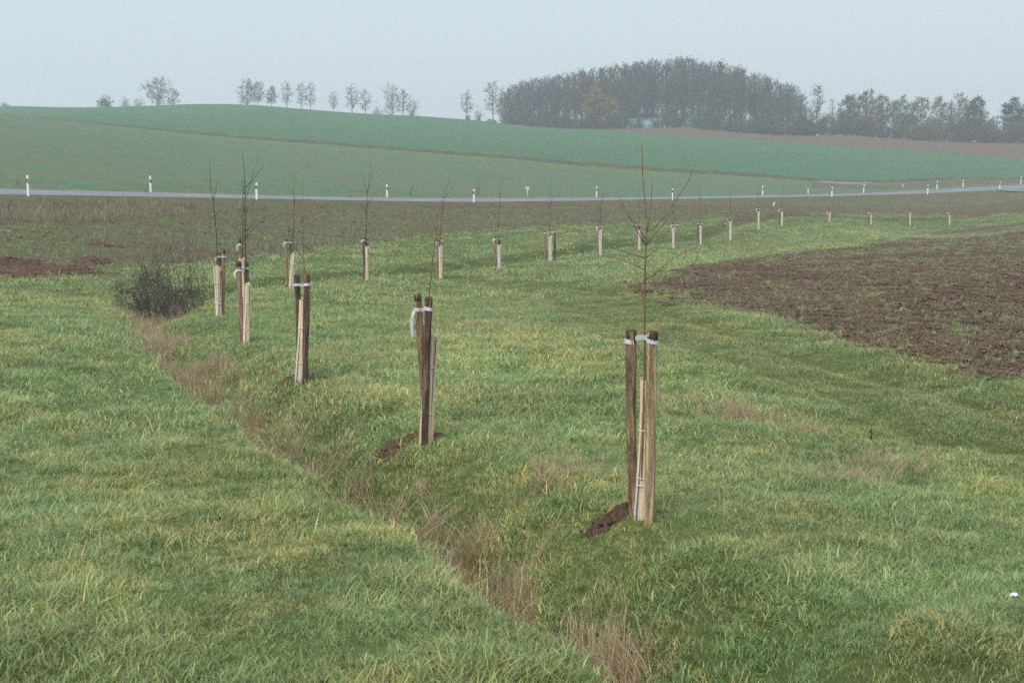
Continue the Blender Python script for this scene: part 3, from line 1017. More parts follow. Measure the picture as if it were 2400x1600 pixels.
for key, x, yt, yb, tr, brs, var in FAR:
    Y = YA[key]
    sp = .13 * F_PX / Y
    hh = yb - yt
    if var == 2:
        a, b, g = -1.75 * sp, 1.45 * sp, .0
    elif var == 3:
        a, b, g = -.9 * sp, 1.7 * sp, -.5 * sp
    elif var == 0:
        a, b, g = -.75 * sp, .75 * sp, .25 * sp
    else:
        a, b, g = -.9 * sp, .55 * sp, .45 * sp
    m1, m2 = random.choice([('stake_dark', 'stake_brown'), ('stake_brown', 'stake_dark'), ('stake_brown', 'stake_brown')])
    a += random.uniform(-1, 1); b += random.uniform(-1, 1)
    stake_pair(key, Y, [('left', x + a, x + a + random.uniform(-1.5, 1), yt + random.uniform(0, .05) * hh, Y + .05, .05, m1, yb), ('right', x + b, x + b + random.uniform(-1, 1.5), yt + random.uniform(0, .04) * hh, Y + .2, .05, m2, yb)],
               .93, .94, random.choice([0, .12, .2]), None, .07)
    make_guard(key, x + g, x + g, yt + hh * random.uniform(.14, .26), Y - .06, .085, .09, yb, 5, False)
    make_sapling(key, [(x, yt + hh * .5)] + tr, brs, Y + .06, 'bark_grey', .02, x, yb, True)

# ------------------------------------------------------------------ spoil heaps at the feet of the saplings and on the field edge
def heap(name, label, cat, cx, cy, rx, ry, h, mat='heap', rz=0.0, n=26, clods=60, csize=(.012, .035), group=None):
    seed = random.randint(0, 999)
    g = np.linspace(-1.15, 1.15, n)
    X, Yy = np.meshgrid(g, g)
    X, Yy = X.ravel(), Yy.ravel()
    d = np.hypot(X, Yy) + .35 * (fbm(X * 2 + seed, Yy * 2, 5) - .5)
    c, s = math.cos(rz), math.sin(rz)
    wx, wy = X * rx, Yy * ry
    wx, wy = wx * c - wy * s + cx, wx * s + wy * c + cy
    prof = np.clip(1 - d, 0, 1)
    Z = height(wx, wy) - .05 + (h + .05) * sstep(0, .75, prof) * (.45 + .9 * fbm(X * 3 + seed, Yy * 3, 7)) + h * .25 * (vnoise(X * 11, Yy * 11 + seed, 8) - .5) * (prof > .05)
    z0 = hz(cx, cy)
    root = thing(name, label, cat, (cx, cy, z0), 0, group)
    ii, jj = np.meshgrid(np.arange(n - 1), np.arange(n - 1), indexing='ij')
    q_ = np.stack([ii * n + jj, ii * n + jj + 1, (ii + 1) * n + jj + 1, (ii + 1) * n + jj], -1).reshape(-1, 4)
    keep = (prof[q_].max(1) > .02)
    q_ = q_[keep]
    V = np.stack([wx - cx, wy - cy, Z - z0], -1)
    u, inv = np.unique(q_, return_inverse=True)
    link('mound', np_mesh('mound', V[u], inv.reshape(-1, 4), mat), root)
    mb = MB()
    for k in range(clods):
        i = random.randrange(len(u))
        p = V[u][i]
        add_clod(mb, p + np.array([random.gauss(0, .02 + .03 * rx), random.gauss(0, .02 + .03 * ry), -.004]), random.uniform(*csize) * random.uniform(.5, 1))
    o = mb.build('loose_crumbs', mat, root, False)
    o['kind'] = 'stuff'
    return root
ICO_V = []
_p = (1 + 5 ** .5) / 2
for a in (-1, 1):
    for b in (-_p, _p):
        ICO_V += [(0, a, b), (a, b, 0), (b, 0, a)]
ICO_V = np.array(ICO_V) / math.sqrt(1 + _p * _p)
_d = np.linalg.norm(ICO_V[:, None] - ICO_V[None], axis=2)
ICO_F = [(i, j, k) for i in range(12) for j in range(i + 1, 12) for k in range(j + 1, 12) if _d[i, j] < 1.2 and _d[j, k] < 1.2 and _d[i, k] < 1.2]
def add_clod(mb, p, r):
    b0 = len(mb.v)
    sc = np.array([random.uniform(.8, 1.5), random.uniform(.8, 1.5), random.uniform(.5, .9)]) * r
    th = random.uniform(0, 6.28)
    c, s = math.cos(th), math.sin(th)
    for v in ICO_V:
        q_ = v * sc * random.uniform(.75, 1.2)
        mb.v.append((p[0] + q_[0] * c - q_[1] * s, p[1] + q_[0] * s + q_[1] * c, p[2] + q_[2]))
    mb.f += [tuple(b0 + i for i in f) for f in ICO_F]
def heap_px(x, y, Y, wpx, h, label, ry=.6, **kw):
    p = pix(x, y, Y)
    return heap('soil_heap', label, 'soil heap', p[0], Y, wpx * Y / F_PX / 2, wpx * Y / F_PX / 2 * ry, h, group='heaps of dug soil', **kw)
heap_px(1432, 1210, 11.2, 185, .085, 'reddish brown soil heap left of the nearest stakes', .5, clods=90)
heap_px(945, 1008, 15.35, 200, .10, 'reddish brown soil heap beside the second-nearest stakes', .5, clods=90)
heap_px(1268, 1122, 12.4, 95, .03, 'dark bare hollow in the grass left of the nearest stakes', .5, clods=15)
heap_px(1020, 1010, 15.1, 70, .05, 'small patch of dug soil right of the second-nearest stakes', .8, clods=40)
heap_px(672, 880, 20.4, 125, .13, 'soil heap with dead grass left of the third-nearest stakes', .7, clods=50)
heap_px(735, 879, 20.1, 50, .05, 'small soil heap right of the third-nearest stakes', .8, clods=25)
heap_px(520, 797, 25.9, 62, .07, 'low soil heap left of the fourth-nearest stakes', .8, clods=20)
for (x, y, wpx, h, lb) in ((120, 628, 330, .30, 'long dark ridge of turned soil at the left field edge'), (40, 610, 160, .26, 'soil ridge at the left edge of the photo'),
                           (215, 607, 100, .30, 'rounded earth heap on the left field'), (245, 570, 120, .16, 'thin dark line of clods higher on the left field'), (35, 640, 150, .2, 'dark crumbled soil at the left grass border')):
    X_, Y_ = hit(x, y + 6)
    heap('soil_heap', lb, 'soil heap', X_, Y_, wpx * Y_ / F_PX / 2, 1.7 if h > .2 else .6, h * .5, group='heaps of dug soil', clods=700 if wpx > 140 else 200, csize=(.03, .13), n=50)

# ------------------------------------------------------------------ road delineator posts
def project(p):
    c, s = math.cos(PITCH), math.sin(PITCH)
    d = np.asarray(p) - np.array([0, 0, CAM_Z])
    f = d[1] * c - d[2] * s
    u = d[1] * s + d[2] * c
    return 1200 + F_PX * d[0] / f, 800 - F_PX * u / f
PB = [(-.06, .035), (-.055, -.035), (-.03, -.06), (0, -.066), (.03, -.06), (.055, -.035), (.06, .035), (.03, .05), (-.03, .05)]
def scaled(pr, k):
    return [(x * k, y * k) for x, y in pr]
_pm = MB().prism(PB, -.15, .93, lambda x, y: .07 - (y + .066) * .35).mesh('post_body', 'plastic_white', False)
_bm = MB().prism(scaled(PB, 1.05), .60, .80, None).mesh('black_band', 'plastic_black', False)
for v_ in _bm.vertices:
    v_.co.z += -v_.co.x * .55
_rm = MB().prism([(-.022, -.073), (.022, -.073), (.022, -.060), (-.022, -.060)], .625, .775).mesh('reflector', 'reflector', False)
NEARP = [65, 604, 1109, 1577, 1950, 2175, 2343]
FARP = [354, 906, 1398, 1787, 2024, 2197, 2258, 2393]
posts = sorted([(x, -1) for x in NEARP] + [(x, 1) for x in FARP])
ORDN = ['first', 'second', 'third', 'fourth', 'fifth', 'sixth', 'seventh', 'eighth', 'ninth', 'tenth', 'eleventh', 'twelfth', 'thirteenth', 'fourteenth', 'fifteenth', 'sixteenth']
SS = np.linspace(30, 330, 1500)
for i, (x, sd_) in enumerate(posts):
    off = sd_ * (ROAD_HW + (.45 if sd_ < 0 else .75))
    xs = np.array([project(road_at(s, off))[0] if road_at(s, off)[1] > 20 else -9999 for s in SS])
    s = SS[int(np.argmin(abs(xs - x)))]
    p = road_at(s, off)
    t = road_at(s + .5)[:2] - road_at(s - .5)[:2]
    ang = math.atan2(t[1], t[0])
    root = thing('delineator_post', f'white roadside marker post with black band, {ORDN[i]} from the left along the road', 'marker post',
                 (p[0], p[1], hz(p[0], p[1])), ang + math.pi / 2 + (math.pi if sd_ > 0 else 0) + random.uniform(-.15, .15) + math.pi / 2 * .0, 'white marker posts along the road')
    root.rotation_euler[1] = random.uniform(-.035, .035)
    root.rotation_euler[2] = math.atan2(-p[0], p[1]) * -1 * 0 + (0.5 if sd_ < 0 else -.4) + random.uniform(-.2, .2)
    link('post_body', _pm, root)
    bnd_ = link('black_band', _bm, root)
    link('reflector', _rm, bnd_)
# kilometre plate
X_, Y_ = 0, 0
off = ROAD_HW + .8
xs = np.array([project(road_at(s, off))[0] if road_at(s, off)[1] > 20 else -9999 for s in SS])
p = road_at(SS[int(np.argmin(abs(xs - 1235)))], off)
root = thing('kilometre_sign', 'small pale rectangular plate on a thin post beyond the road', 'sign', (p[0], p[1], hz(p[0], p[1])))
MB().tube([(0, 0, -.2), (0, 0, .82)], .034, 8).build('post', 'metal_grey', root)
plate_ = MB().prism([(-.16, -.055), (.16, -.055), (.16, -.037), (-.16, -.037)], .70, .95).build('plate', 'sign_plate', root, False)
mb = MB()
for k, xx in enumerate((-.09, -.02, .06)):
    mb.prism([(xx, -.0585), (xx + .045, -.0585), (xx + .045, -.0555), (xx, -.0555)], .77, .88)
mb.build('grey_print', 'sign_mark', plate_, False)
# low markers
for (x, yb_, hpx, lean, lb) in ((1894, 454, 11, 0, 'short cream marker stub on the verge beyond the road'), (2116, 438, 6, 0, 'tiny cream marker stub near the turn-off'), (1813, 482, 9, .3, 'short white stub leaning on the near road verge')):
    X_, Y_ = hit(x, yb_)
    hh = hpx * Y_ / F_PX
    root = thing('marker_stub', lb, 'marker post', (X_, Y_, hz(X_, Y_)), 0, 'low marker stubs by the road')
    root.rotation_euler[1] = lean
    MB().prism(scaled(PB, .95), -.2, hh * .9, lambda x, y: .03 - y * .3).build('post_body', 'plastic_white', root, False)
    MB().prism(scaled(PB, 1.02), hh * .55, hh * .68).build('band', 'sign_mark', root, False)

# ------------------------------------------------------------------ hawthorn bush in the ditch
def grow(mb, p, d, ln, r, lev, maxlev, kids, up=.15, jit=.35, sides=(6, 5, 4, 3, 3), ratio=.62, rr_=.55, segs=4, spread=.9):
    P = [np.asarray(p, float)]
    d = d / np.linalg.norm(d)
    rad = [r]
    for i in range(segs):
        d = d + np.array([random.gauss(0, jit), random.gauss(0, jit), random.gauss(0, jit) + up]) * (1 / segs ** .5) * .6
        d = d / np.linalg.norm(d)
        P.append(P[-1] + d * ln / segs)
        rad.append(r * (1 - .72 * (i + 1) / segs))
    mb.tube(P, rad, sides[min(lev, len(sides) - 1)], False)
    if lev >= maxlev:
        return
    for k in range(kids[lev]):
        f = random.uniform(.22, 1.0)
        i = min(int(f * segs), segs - 1)
        t = f * segs - i
        q_ = P[i] * (1 - t) + P[i + 1] * t
        dd = P[i + 1] - P[i]
        dd /= np.linalg.norm(dd)
        sd_ = np.array([random.gauss(0, 1), random.gauss(0, 1), random.gauss(0, .8)])
        sd_ -= dd * (sd_ @ dd)
        sd_ /= np.linalg.norm(sd_) + 1e-9
        nd = dd * random.uniform(.35, .9) + sd_ * spread
        grow(mb, q_, nd, ln * ratio * random.uniform(.6, 1.25) * (1.15 - .35 * f), max(rad[i] * rr_, .0028), lev + 1, maxlev, kids, up, jit, sides, ratio, rr_, max(2, segs - 1), spread)
X_, Y_ = pix(392, 735, 34.3)[0], 34.3
bz = hz(X_, Y_)
root = thing('hawthorn_bush', 'dark tangled leafless thorn bush growing in the ditch at left', 'bush', (X_, Y_, bz))
root.scale = (.95, .95, 1.55)
random.seed(5)
mbT, mbC = MB(), MB()
for k in range(11):
    b = np.array([random.uniform(-.55, .5), random.uniform(-.35, .35), -.3])
    d = np.array([b[0] * .9 + random.gauss(0, .25), random.gauss(0, .25), random.uniform(.5, 1.0)])
    P = [b, b + d * .45 + np.array([0, 0, .15]), b + d * .8 + np.array([0, 0, .15])]
    mbT.tube(P, [.035, .028, .020], 7, True, .15)
    for j in range(5):
        dd = np.array([random.gauss(d[0] * .5, .8), random.gauss(0, .6), random.uniform(-.2, .55)])
        grow(mbC, P[random.randint(1, 2)], dd, random.uniform(.45, .85), .009, 0, 3, (6, 5, 4), .02, .75, (5, 4, 3, 3), .52, .5, 4, 1.1)
for k in range(16):                    # long upright shoots
    b = np.array([random.uniform(-.5, .8), random.uniform(-.4, .4), .5])
    grow(mbC, b, np.array([random.gauss(.05, .3), random.gauss(0, .2), 1.0]), random.uniform(.6, 1.15), .008, 0, 2, (6, 2), .05, .35, (4, 3, 3), .3, .5, 5, .8)
for k in range(16):                    # low shoots into the ditch
    b = np.array([random.uniform(-.9, .6), random.uniform(-.5, .2), .35])
    grow(mbC, b, np.array([random.gauss(-.3, .6), random.gauss(-.2, .3), -.35]), random.uniform(.3, .7), .008, 0, 2, (5, 2), .0, .6, (4, 3, 3), .5, .5, 3, .9)
mbT.build('trunk', 'bark_bush', root)
mbC.build('crown', 'bark_bush', root)
MB().tube([(.62, 0, 1.15), (.80, 0, .75), (.90, .02, .45), (1.0, .02, .05)], [.007, .009, .010, .010], 6).build('hanging_branch', 'bark_bush', root)

# dead weeds and sticks
def weed(x, y, hpx, label, n=4, mat='bark_bush', spread=.3, name='dead_weed', cat='weed'):
    X_, Y_ = hit(x, y)
    h = hpx * Y_ / F_PX
    root = thing(name, label, cat, (X_, Y_, hz(X_, Y_)), 0, 'dead weed stalks on the field borders')
    for k in range(n):
        mb = MB()
        grow(mb, np.array([random.gauss(0, .02), random.gauss(0, .02), -.03]), np.array([random.gauss(0, spread * .5), random.gauss(0, spread * .5), 1]), h * random.uniform(.7, 1.1), max(.011, h * .022), 0, 2, (7, 3), .1, .25, (5, 4, 3), .35, .55, 4, .8)
        mb.build('stalk', mat, root)
weed(1905, 756, 38, 'dark dead weed stalk at the border of the right field', 3, spread=.15)
weed(1950, 778, 30, 'dark dead weed clump at the right field corner', 5)
weed(1868, 745, 22, 'small dead weed left of the tall one on the right field border', 3)
weed(207, 727, 22, 'short dark stick standing on the left ditch bank', 1, spread=.1)
weed(1655, 559, 16, 'dark dead weeds in the far bend of the ditch', 6, spread=.8)
weed(1365, 592, 14, 'dark low weeds in the ditch between two far stakes', 6, spread=.9)
weed(1635, 612, 12, 'dark tuft of weeds on the grass beyond the right field', 4, spread=.7)
weed(2040, 1030, 44, 'single thin grass stalk standing on the right grass', 1, 'bark_grey', .08)
weed(1470, 1530, 60, 'dark weed stub among dry stalks at the bottom edge', 3, 'bark_bush', .4)
weed(962, 420 + 38, 22, 'dead weeds on the far verge right of a marker post', 4, spread=.3)
weed(1120, 455, 24, 'tall dead weed beside a marker post beyond the road', 3, spread=.2)
weed(42, 436, 16, 'dark dead weed beside the leftmost marker post', 3, spread=.2)
weed(345, 458, 24, 'dead stalk in front of the second marker post', 1, spread=.1)
weed(22, 500, 26, 'tall dark weed stalks in the dry bank at far left', 4, spread=.2)
# litter
X_, Y_ = hit(2376, 1422)
mb = MB()
n = 7
for i in range(n):
    for j in range(4):
        a = i / (n - 1)
        mb.v.append(((a - .5) * .055, (j / 3 - .5) * .03, .016 * math.sin(a * 3.1) + .012 * math.sin(a * 9 + j * 2)))
for i in range(n - 1):
    for j in range(3):
        mb.f.append((i * 4 + j, (i + 1) * 4 + j, (i + 1) * 4 + j + 1, i * 4 + j + 1))
o = mb.build('paper_scrap', 'litter')
sm = o.modifiers.new('thickness', 'SOLIDIFY'); sm.thickness = .004
o.location = (X_, Y_, hz(X_, Y_) + .05)
tag(o, 'crumpled white scrap lying in the grass at right', 'litter')

# ------------------------------------------------------------------ trees on the skyline
random.seed(21)
def tree_meshes(kind, seed):
    """unit-height tree (1 = full height) -> trunk mesh, crown mesh, tips"""
    random.seed(seed)
    H = 10.0
    T, C = MB(), MB()
    tips = []
    def br(p, d, ln, r, lev, maxlev, nk, up, spread):
        segs = 4 if lev < 2 else (3 if lev == 2 else 2)
        P = [np.asarray(p, float)]
        rad = [r]
        d = d / np.linalg.norm(d)
        for i in range(segs):
            d = d + np.array([random.gauss(0, .16), random.gauss(0, .16), random.gauss(0, .12) + up])
            d /= np.linalg.norm(d)
            P.append(P[-1] + d * ln / segs)
            rad.append(max(.0125, r * (1 - .7 * (i + 1) / segs)))
        if kind == 'forest':
            rad = [x * .8 for x in rad]
        C.tube(P, rad, (5, 4, 3, 3, 3)[lev], False)
        if lev == maxlev:
            tips.append(P[-1]); tips.append(P[1])
            return
        for k in range(nk[lev]):
            f = random.uniform(.25, 1)
            i = min(int(f * segs), segs - 1)
            q_ = P[i] + (P[i + 1] - P[i]) * (f * segs - i)
            dd = P[i + 1] - P[i]
            dd /= np.linalg.norm(dd)
            s = np.array([random.gauss(0, 1), random.gauss(0, 1), random.gauss(0, 1)])
            s -= dd * (s @ dd)
            s /= np.linalg.norm(s)
            br(q_, dd * .8 + s * spread, ln * random.uniform(.34, .56), max(rad[i] * .5, .015), lev + 1, maxlev, nk, up, spread)
    if kind == 'round':
        th, nl, wid = .17, 12, 1.0
    elif kind == 'oval':
        th, nl, wid = .20, 13, .62
    elif kind == 'forest':
        th, nl, wid = .20, 16, .34
    elif kind == 'shrub':
        th, nl, wid = .12, 9, 1.1
    else:
        th, nl, wid = .42, 9, .5
    bend = random.uniform(-.25, .25)
    def tp(f):
        return np.array([bend * math.sin(f * 2.5), .2 * bend * math.cos(f * 3), f * H])
    if kind != 'shrub':
        P = [tp(f) for f in np.linspace(-.02, .93, 9)]
        T.tube(P, [(.10 if kind == 'forest' else .12) * (1 - .72 * i / 8) for i in range(9)], 7, False, .12)
    else:
        for k in range(5):
            a = random.uniform(0, 6.28)
            b = np.array([math.cos(a) * .8, math.sin(a) * .8, -.2])
            T.tube([b, b * 1.3 + np.array([0, 0, 2]), b * 1.6 + np.array([0, 0, 4.2])], [.13, .10, .06], 5, False)
    cz, ca, cr = {'round': (.56, .42, .42), 'oval': (.60, .25, .38), 'forest': (.62, .17, .36), 'shrub': (.42, .46, .55), 'thin': (.72, .17, .27)}[kind]
    nl = {'round': 26, 'oval': 22, 'forest': 22, 'shrub': 24, 'thin': 12}[kind]
    for k in range(nl):
        zz = 1 - 1.75 * (k + .5) / nl                 # target points spread over the crown's envelope
        a = k * 2.39996 + random.uniform(-.4, .4)
        rr2 = math.sqrt(max(0, 1 - zz * zz)) * random.uniform(.75, 1.1)
        tgt = np.array([math.cos(a) * rr2 * ca * H, math.sin(a) * rr2 * ca * H, (cz + zz * cr * random.uniform(.85, 1.08)) * H])
        lat = math.hypot(tgt[0], tgt[1])
        f0 = min(.84, max(.10, tgt[2] / H - (.55 if kind != 'forest' else 1.2) * lat / H - .06))
        p = tp(f0) if kind != 'shrub' else np.array([random.gauss(0, .8), random.gauss(0, .8), random.uniform(.02, .2) * H])
        d = tgt - p
        ln = np.linalg.norm(d) * .82
        nk = {'thin': (5, 3, 3), 'forest': (4, 4, 3), 'shrub': (5, 4, 3)}.get(kind, (5, 4, 4))
        br(p, d + np.array([0, 0, .06 * ln]), ln, (.075 if kind != 'forest' else .055) * min(1, .4 + ln / 5), 0, 3, nk, .03 if kind != 'forest' else .16, .62 if kind != 'forest' else .42)
    return T, C, np.array(tips)

def leaf_mesh(tips, n, size, drop=0.0, zmin=0):
    idx = rng.integers(0, len(tips), n)
    c = tips[idx] + rng.normal(0, .28, (n, 3))
    if drop:
        c = c[c[:, 2] < np.quantile(c[:, 2], 1 - drop)]
    n = len(c)
    u = rng.normal(0, 1, (n, 3)); u /= np.linalg.norm(u, axis=1)[:, None]
    v = rng.normal(0, 1, (n, 3)); v -= u * (u * v).sum(1)[:, None]; v /= np.linalg.norm(v, axis=1)[:, None]
    s = size * rng.uniform(.6, 1.3, (n, 1))
    V = np.stack([c - u * s, c + v * s * .6, c + u * s, c - v * s * .6], 1).reshape(-1, 3)
    return V, np.arange(n * 4).reshape(-1, 4)

PROTO = {}
for kind, cnt in (('round', 2), ('oval', 4), ('forest', 6), ('shrub', 4), ('thin', 2)):
    for k in range(cnt):
        T, C, tips = tree_meshes(kind, 100 + 13 * k + len(kind) * 7)
        bm_ = 'bark_far' if (k % 2 == 0) else 'bark_far_warm'
        PROTO[(kind, k)] = (T.mesh('trunk', 'bark_far', True), C.mesh('crown', bm_, False), tips, max(p[2] for p in C.v))
LEAFM = {}
def leaves_for(key, mat, n, size, drop=0.0):
    kk = (key, mat, n)
    if kk not in LEAFM:
        V, F_ = leaf_mesh(PROTO[key][2], n, size, drop)
        LEAFM[kk] = np_mesh('foliage', V, F_, mat, False)
    return LEAFM[kk]

def put_tree(name, label, cat, key, X_, Y_, H, wid=1.0, leaf=None, nleaf=1500, lsize=.16, group=None, sink=.1):
    tm, cm, tips, top = PROTO[key]
    root = thing(name, label, cat, (X_, Y_, hz(X_, Y_) - sink), random.uniform(0, 6.28), group)
    s = H / top
    root.scale = (s * wid, s * wid, s)
    link('trunk' if key[0] != 'shrub' else 'stems', tm, root)
    cr_ = link('crown', cm, root)
    if leaf:
        link('foliage', leaves_for(key, leaf, nleaf, lsize), cr_)
    return root

def tree_px(name, label, cat, key, x, ytop, Y, wid=1.0, ybase=None, **kw):
    p = pix(x, ytop, Y)
    g = hz(p[0], Y)
    return put_tree(name, label, cat, key, p[0], Y, p[2] - g, wid, **kw)

G1 = 'trees on the left skyline'
tree_px('field_tree', 'dark low bush on the skyline at the far left edge', 'bush', ('shrub', 0), 12, 236, 400, 1.71, leaf='leaf_rust', nleaf=1500, group=G1)
tree_px('hedge_shrub', 'dark dense shrub on the skyline left of the round tree', 'bush', ('shrub', 1), 245, 221, 392, 1.08, leaf='leaf_dark', nleaf=5000, lsize=.2, group=G1)
tree_px('hedge_shrub', 'thin bare shrub just left of the round skyline tree', 'bush', ('shrub', 2), 292, 220, 392, 1.02, group=G1)
tree_px('hedge_shrub', 'second thin bare shrub touching the round skyline tree', 'bush', ('shrub', 3), 325, 222, 394, 1.02, group=G1)
tree_px('field_tree', 'big round-crowned bare tree on the left skyline', 'tree', ('round', 0), 367, 178, 392, 1.16, leaf='leaf_olive', nleaf=2200, lsize=.12, group=G1)
tree_px('field_tree', 'smaller dark tree leaning on the right of the round skyline tree', 'tree', ('round', 1), 405, 205, 394, 0.93, leaf='leaf_brown', nleaf=1200, lsize=.13, group=G1)
tree_px('field_tree', 'wide twin-topped tree, left of the four in the middle skyline group', 'tree', ('round', 1), 578, 183, 396, 0.95, leaf='leaf_olive', nleaf=2200, lsize=.12, group=G1)
tree_px('field_tree', 'right half of the wide twin-topped skyline tree', 'tree', ('oval', 0), 604, 190, 396, 1.08, leaf='leaf_olive', nleaf=1200, lsize=.12, group=G1)
tree_px('field_tree', 'small dark bushy tree between two taller ones on the skyline', 'tree', ('oval', 1), 636, 201, 395, 1.15, leaf='leaf_dark', nleaf=1800, lsize=.13, group=G1)
tree_px('field_tree', 'slim bare tree third in the middle skyline group', 'tree', ('oval', 2), 671, 186, 396, 0.97, group=G1)
tree_px('field_tree', 'bare forked tree at the right end of the middle skyline group', 'tree', ('oval', 3), 706, 192, 396, 0.91, group=G1)
tree_px('field_tree', 'bare tree overlapping the forked one on the skyline', 'tree', ('oval', 0), 727, 191, 397, 0.84, group=G1)
tree_px('field_tree', 'leaning bare tree left of the skyline pair above the green field', 'tree', ('oval', 1), 781, 212, 394, 1.08, group=G1)
tree_px('field_tree', 'bare tree, second in the skyline cluster left of centre', 'tree', ('oval', 2), 824, 193, 394, 1.08, group=G1)
tree_px('field_tree', 'bare tree, third in the skyline cluster left of centre', 'tree', ('oval', 0), 856, 206, 394, 1.08, group=G1)
tree_px('field_tree', 'broad bare tree fourth in the skyline cluster left of centre', 'tree', ('round', 0), 918, 193, 393, 0.83, group=G1)
tree_px('field_tree', 'bare tree at the right end of the skyline cluster left of centre', 'tree', ('oval', 3), 944, 207, 393, 1.21, group=G1)
tree_px('hedge_shrub', 'pale bushy shrub closing the skyline cluster left of centre', 'bush', ('shrub', 2), 966, 218, 392, 0.68, group=G1)
tree_px('hedge_shrub', 'low brown brush between skyline trees left of centre', 'bush', ('shrub', 1), 884, 246, 392, 1.25, leaf='leaf_rust', nleaf=500, group=G1)
tree_px('field_tree', 'small lone bare tree left of the wood', 'tree', ('oval', 2), 1094, 208, 380, 1.03, group=G1)
tree_px('hedge_shrub', 'dark ivy bush at the foot of the lone tree left of the wood', 'bush', ('shrub', 0), 1097, 266, 378, 0.91, leaf='leaf_dark', nleaf=3000, lsize=.2, group=G1)
tree_px('hedge_shrub', 'thin bare shrub between the two lone trees left of the wood', 'bush', ('shrub', 3), 1122, 247, 380, 0.80, group=G1)
tree_px('field_tree', 'taller lone bare tree beside the left end of the wood', 'tree', ('oval', 3), 1156, 187, 378, 1.08, group=G1)
X_, Y_ = pix(1152, 281, 374)[:2]
heap('brush_pile', 'low dark brush pile at the foot of the tree beside the wood', 'brush pile', X_, Y_, 1.9, 1.2, 1.0, mat='bark_bush', clods=40, csize=(.1, .3))

# the wood
random.seed(77)
GW = 'tall bare trees of the wood'
prof_x = [1172, 1200, 1225, 1300, 1370, 1430, 1490, 1540, 1590, 1640, 1690, 1740, 1790, 1840, 1870, 1890]
prof_y = [212, 196, 184, 170, 158, 150, 141, 134, 129, 135, 142, 155, 172, 182, 200, 235]
xs = []
for row, (dY, n) in enumerate(((4, 34), (11, 36), (19, 34), (28, 28))):
    for k in range(n):
        x = 1172 + (k + random.uniform(.1, .9)) / n * (1885 - 1172)
        base = np.interp(x, [1122, 1600, 2000], [374, 362, 352])
        yt = np.interp(x, prof_x, prof_y) + random.uniform(0, 7 if row > 1 else 16)
        tree_px('wood_tree', 'tall bare tree standing in the wood on the hill', 'tree', ('forest', random.randrange(6)), x, yt, base + dY + random.uniform(-2, 2), random.uniform(1.0, 1.5), group=GW,
                leaf=('leaf_brown' if random.random() < .3 else None), nleaf=300, lsize=.11)
GU = 'undergrowth shrubs along the wood edge'
for k in range(58):
    x = 1172 + (k + random.random()) / 58 * (1900 - 1172)
    base = np.interp(x, [1122, 1600, 2000], [374, 362, 352])
    lf = random.choice(['leaf_dark', 'leaf_brown', 'leaf_brown', 'leaf_rust', 'leaf_olive', None])
    p = pix(x, 300, base + random.uniform(1.0, 9))
    put_tree('wood_shrub', 'low shrub in the undergrowth at the edge of the wood', 'shrub', ('shrub', random.randrange(4)), p[0], p[1], random.uniform(2.2, 6.0), random.uniform(1.0, 1.7), lf, 1800, .2, GU)
for k in range(40):
    x = 1180 + (k + random.random()) / 40 * (1900 - 1180)
    base = np.interp(x, [1122, 1600, 2000], [374, 362, 352])
    p = pix(x, 300, base + random.uniform(14, 38))
    put_tree('wood_shrub', 'low shrub in the undergrowth at the edge of the wood', 'shrub', ('shrub', random.randrange(4)), p[0], p[1], random.uniform(4, 8.5), random.uniform(1.0, 1.5), random.choice(['leaf_brown', None, 'leaf_dark']), 1800, .2, GU)
tree_px('field_tree', 'ochre-leaved tree at the front of the wood', 'tree', ('oval', 1), 1392, 203, 364, 1.15, leaf='leaf_ochre', nleaf=3600, lsize=.2, group='ochre trees before the wood')
tree_px('field_tree', 'second, shorter ochre-leaved tree right of the taller ochre one', 'tree', ('oval', 3), 1424, 229, 363, 1.3, leaf='leaf_ochre', nleaf=3600, lsize=.2, group='ochre trees before the wood')
tree_px('field_tree', 'faint yellow-brown tree right of the ochre trees inside the wood', 'tree', ('oval', 2), 1470, 215, 372, .9, leaf='leaf_rust', nleaf=900, lsize=.16)
tree_px('field_tree', 'rust-coloured bushy tree in front of the turquoise cover', 'tree', ('round', 0), 1570, 240, 361, .8, leaf='leaf_rust', nleaf=2600, lsize=.18)
tree_px('field_tree', 'dark ivy-covered trunk near the right end of the wood', 'tree', ('thin', 1), 1762, 218, 360, .5, leaf='leaf_dark', nleaf=2600, lsize=.18)
# turquoise covered clamp
def clamp(x0, x1, ytop, Y0, hgt, label, seed):
    a, b = pix(x0, ytop, Y0), pix(x1, ytop, Y0 - 2)
    n, m = 60, 9
    V, Fs = [], []
    cx, cy = (a[0] + b[0]) / 2, (a[1] + b[1]) / 2
    for i in range(n):
        f = i / (n - 1)
        px_, py_ = a[0] + (b[0] - a[0]) * f, a[1] + (b[1] - a[1]) * f
        g = hz(px_, py_)
        e = min(1, math.sin(math.pi * min(max(f, .002), .998)) * 3) ** .5
        hh = hgt * e * (.93 + .12 * float(vnoise(np.array([f * 9 + seed]), np.array([seed * 1.0]), 3)[0]))
        for j in range(m):
            t = math.pi * j / (m - 1)
            V.append((px_ - cx, py_ - cy - 2.6 * math.cos(t), g + hh * max(math.sin(t), 0) ** .6 - .1))
    for i in range(n - 1):
        for j in range(m - 1):
            Fs.append((i * m + j, (i + 1) * m + j, (i + 1) * m + j + 1, i * m + j + 1))
    o = link('covered_clamp', np_mesh('covered_clamp', np.array(V), np.array(Fs), 'netting'))
    o.location = (cx, cy, 0)
    tag(o, label, 'covered heap', 'turquoise covered heaps in the wood')
clamp(1465, 1560, 263, 371, 2.9, 'pale turquoise covered heap behind the rust tree, left of two', 3)
clamp(1595, 1830, 262, 368, 3.4, 'long pale turquoise covered heap at the foot of the wood, right of two', 8)

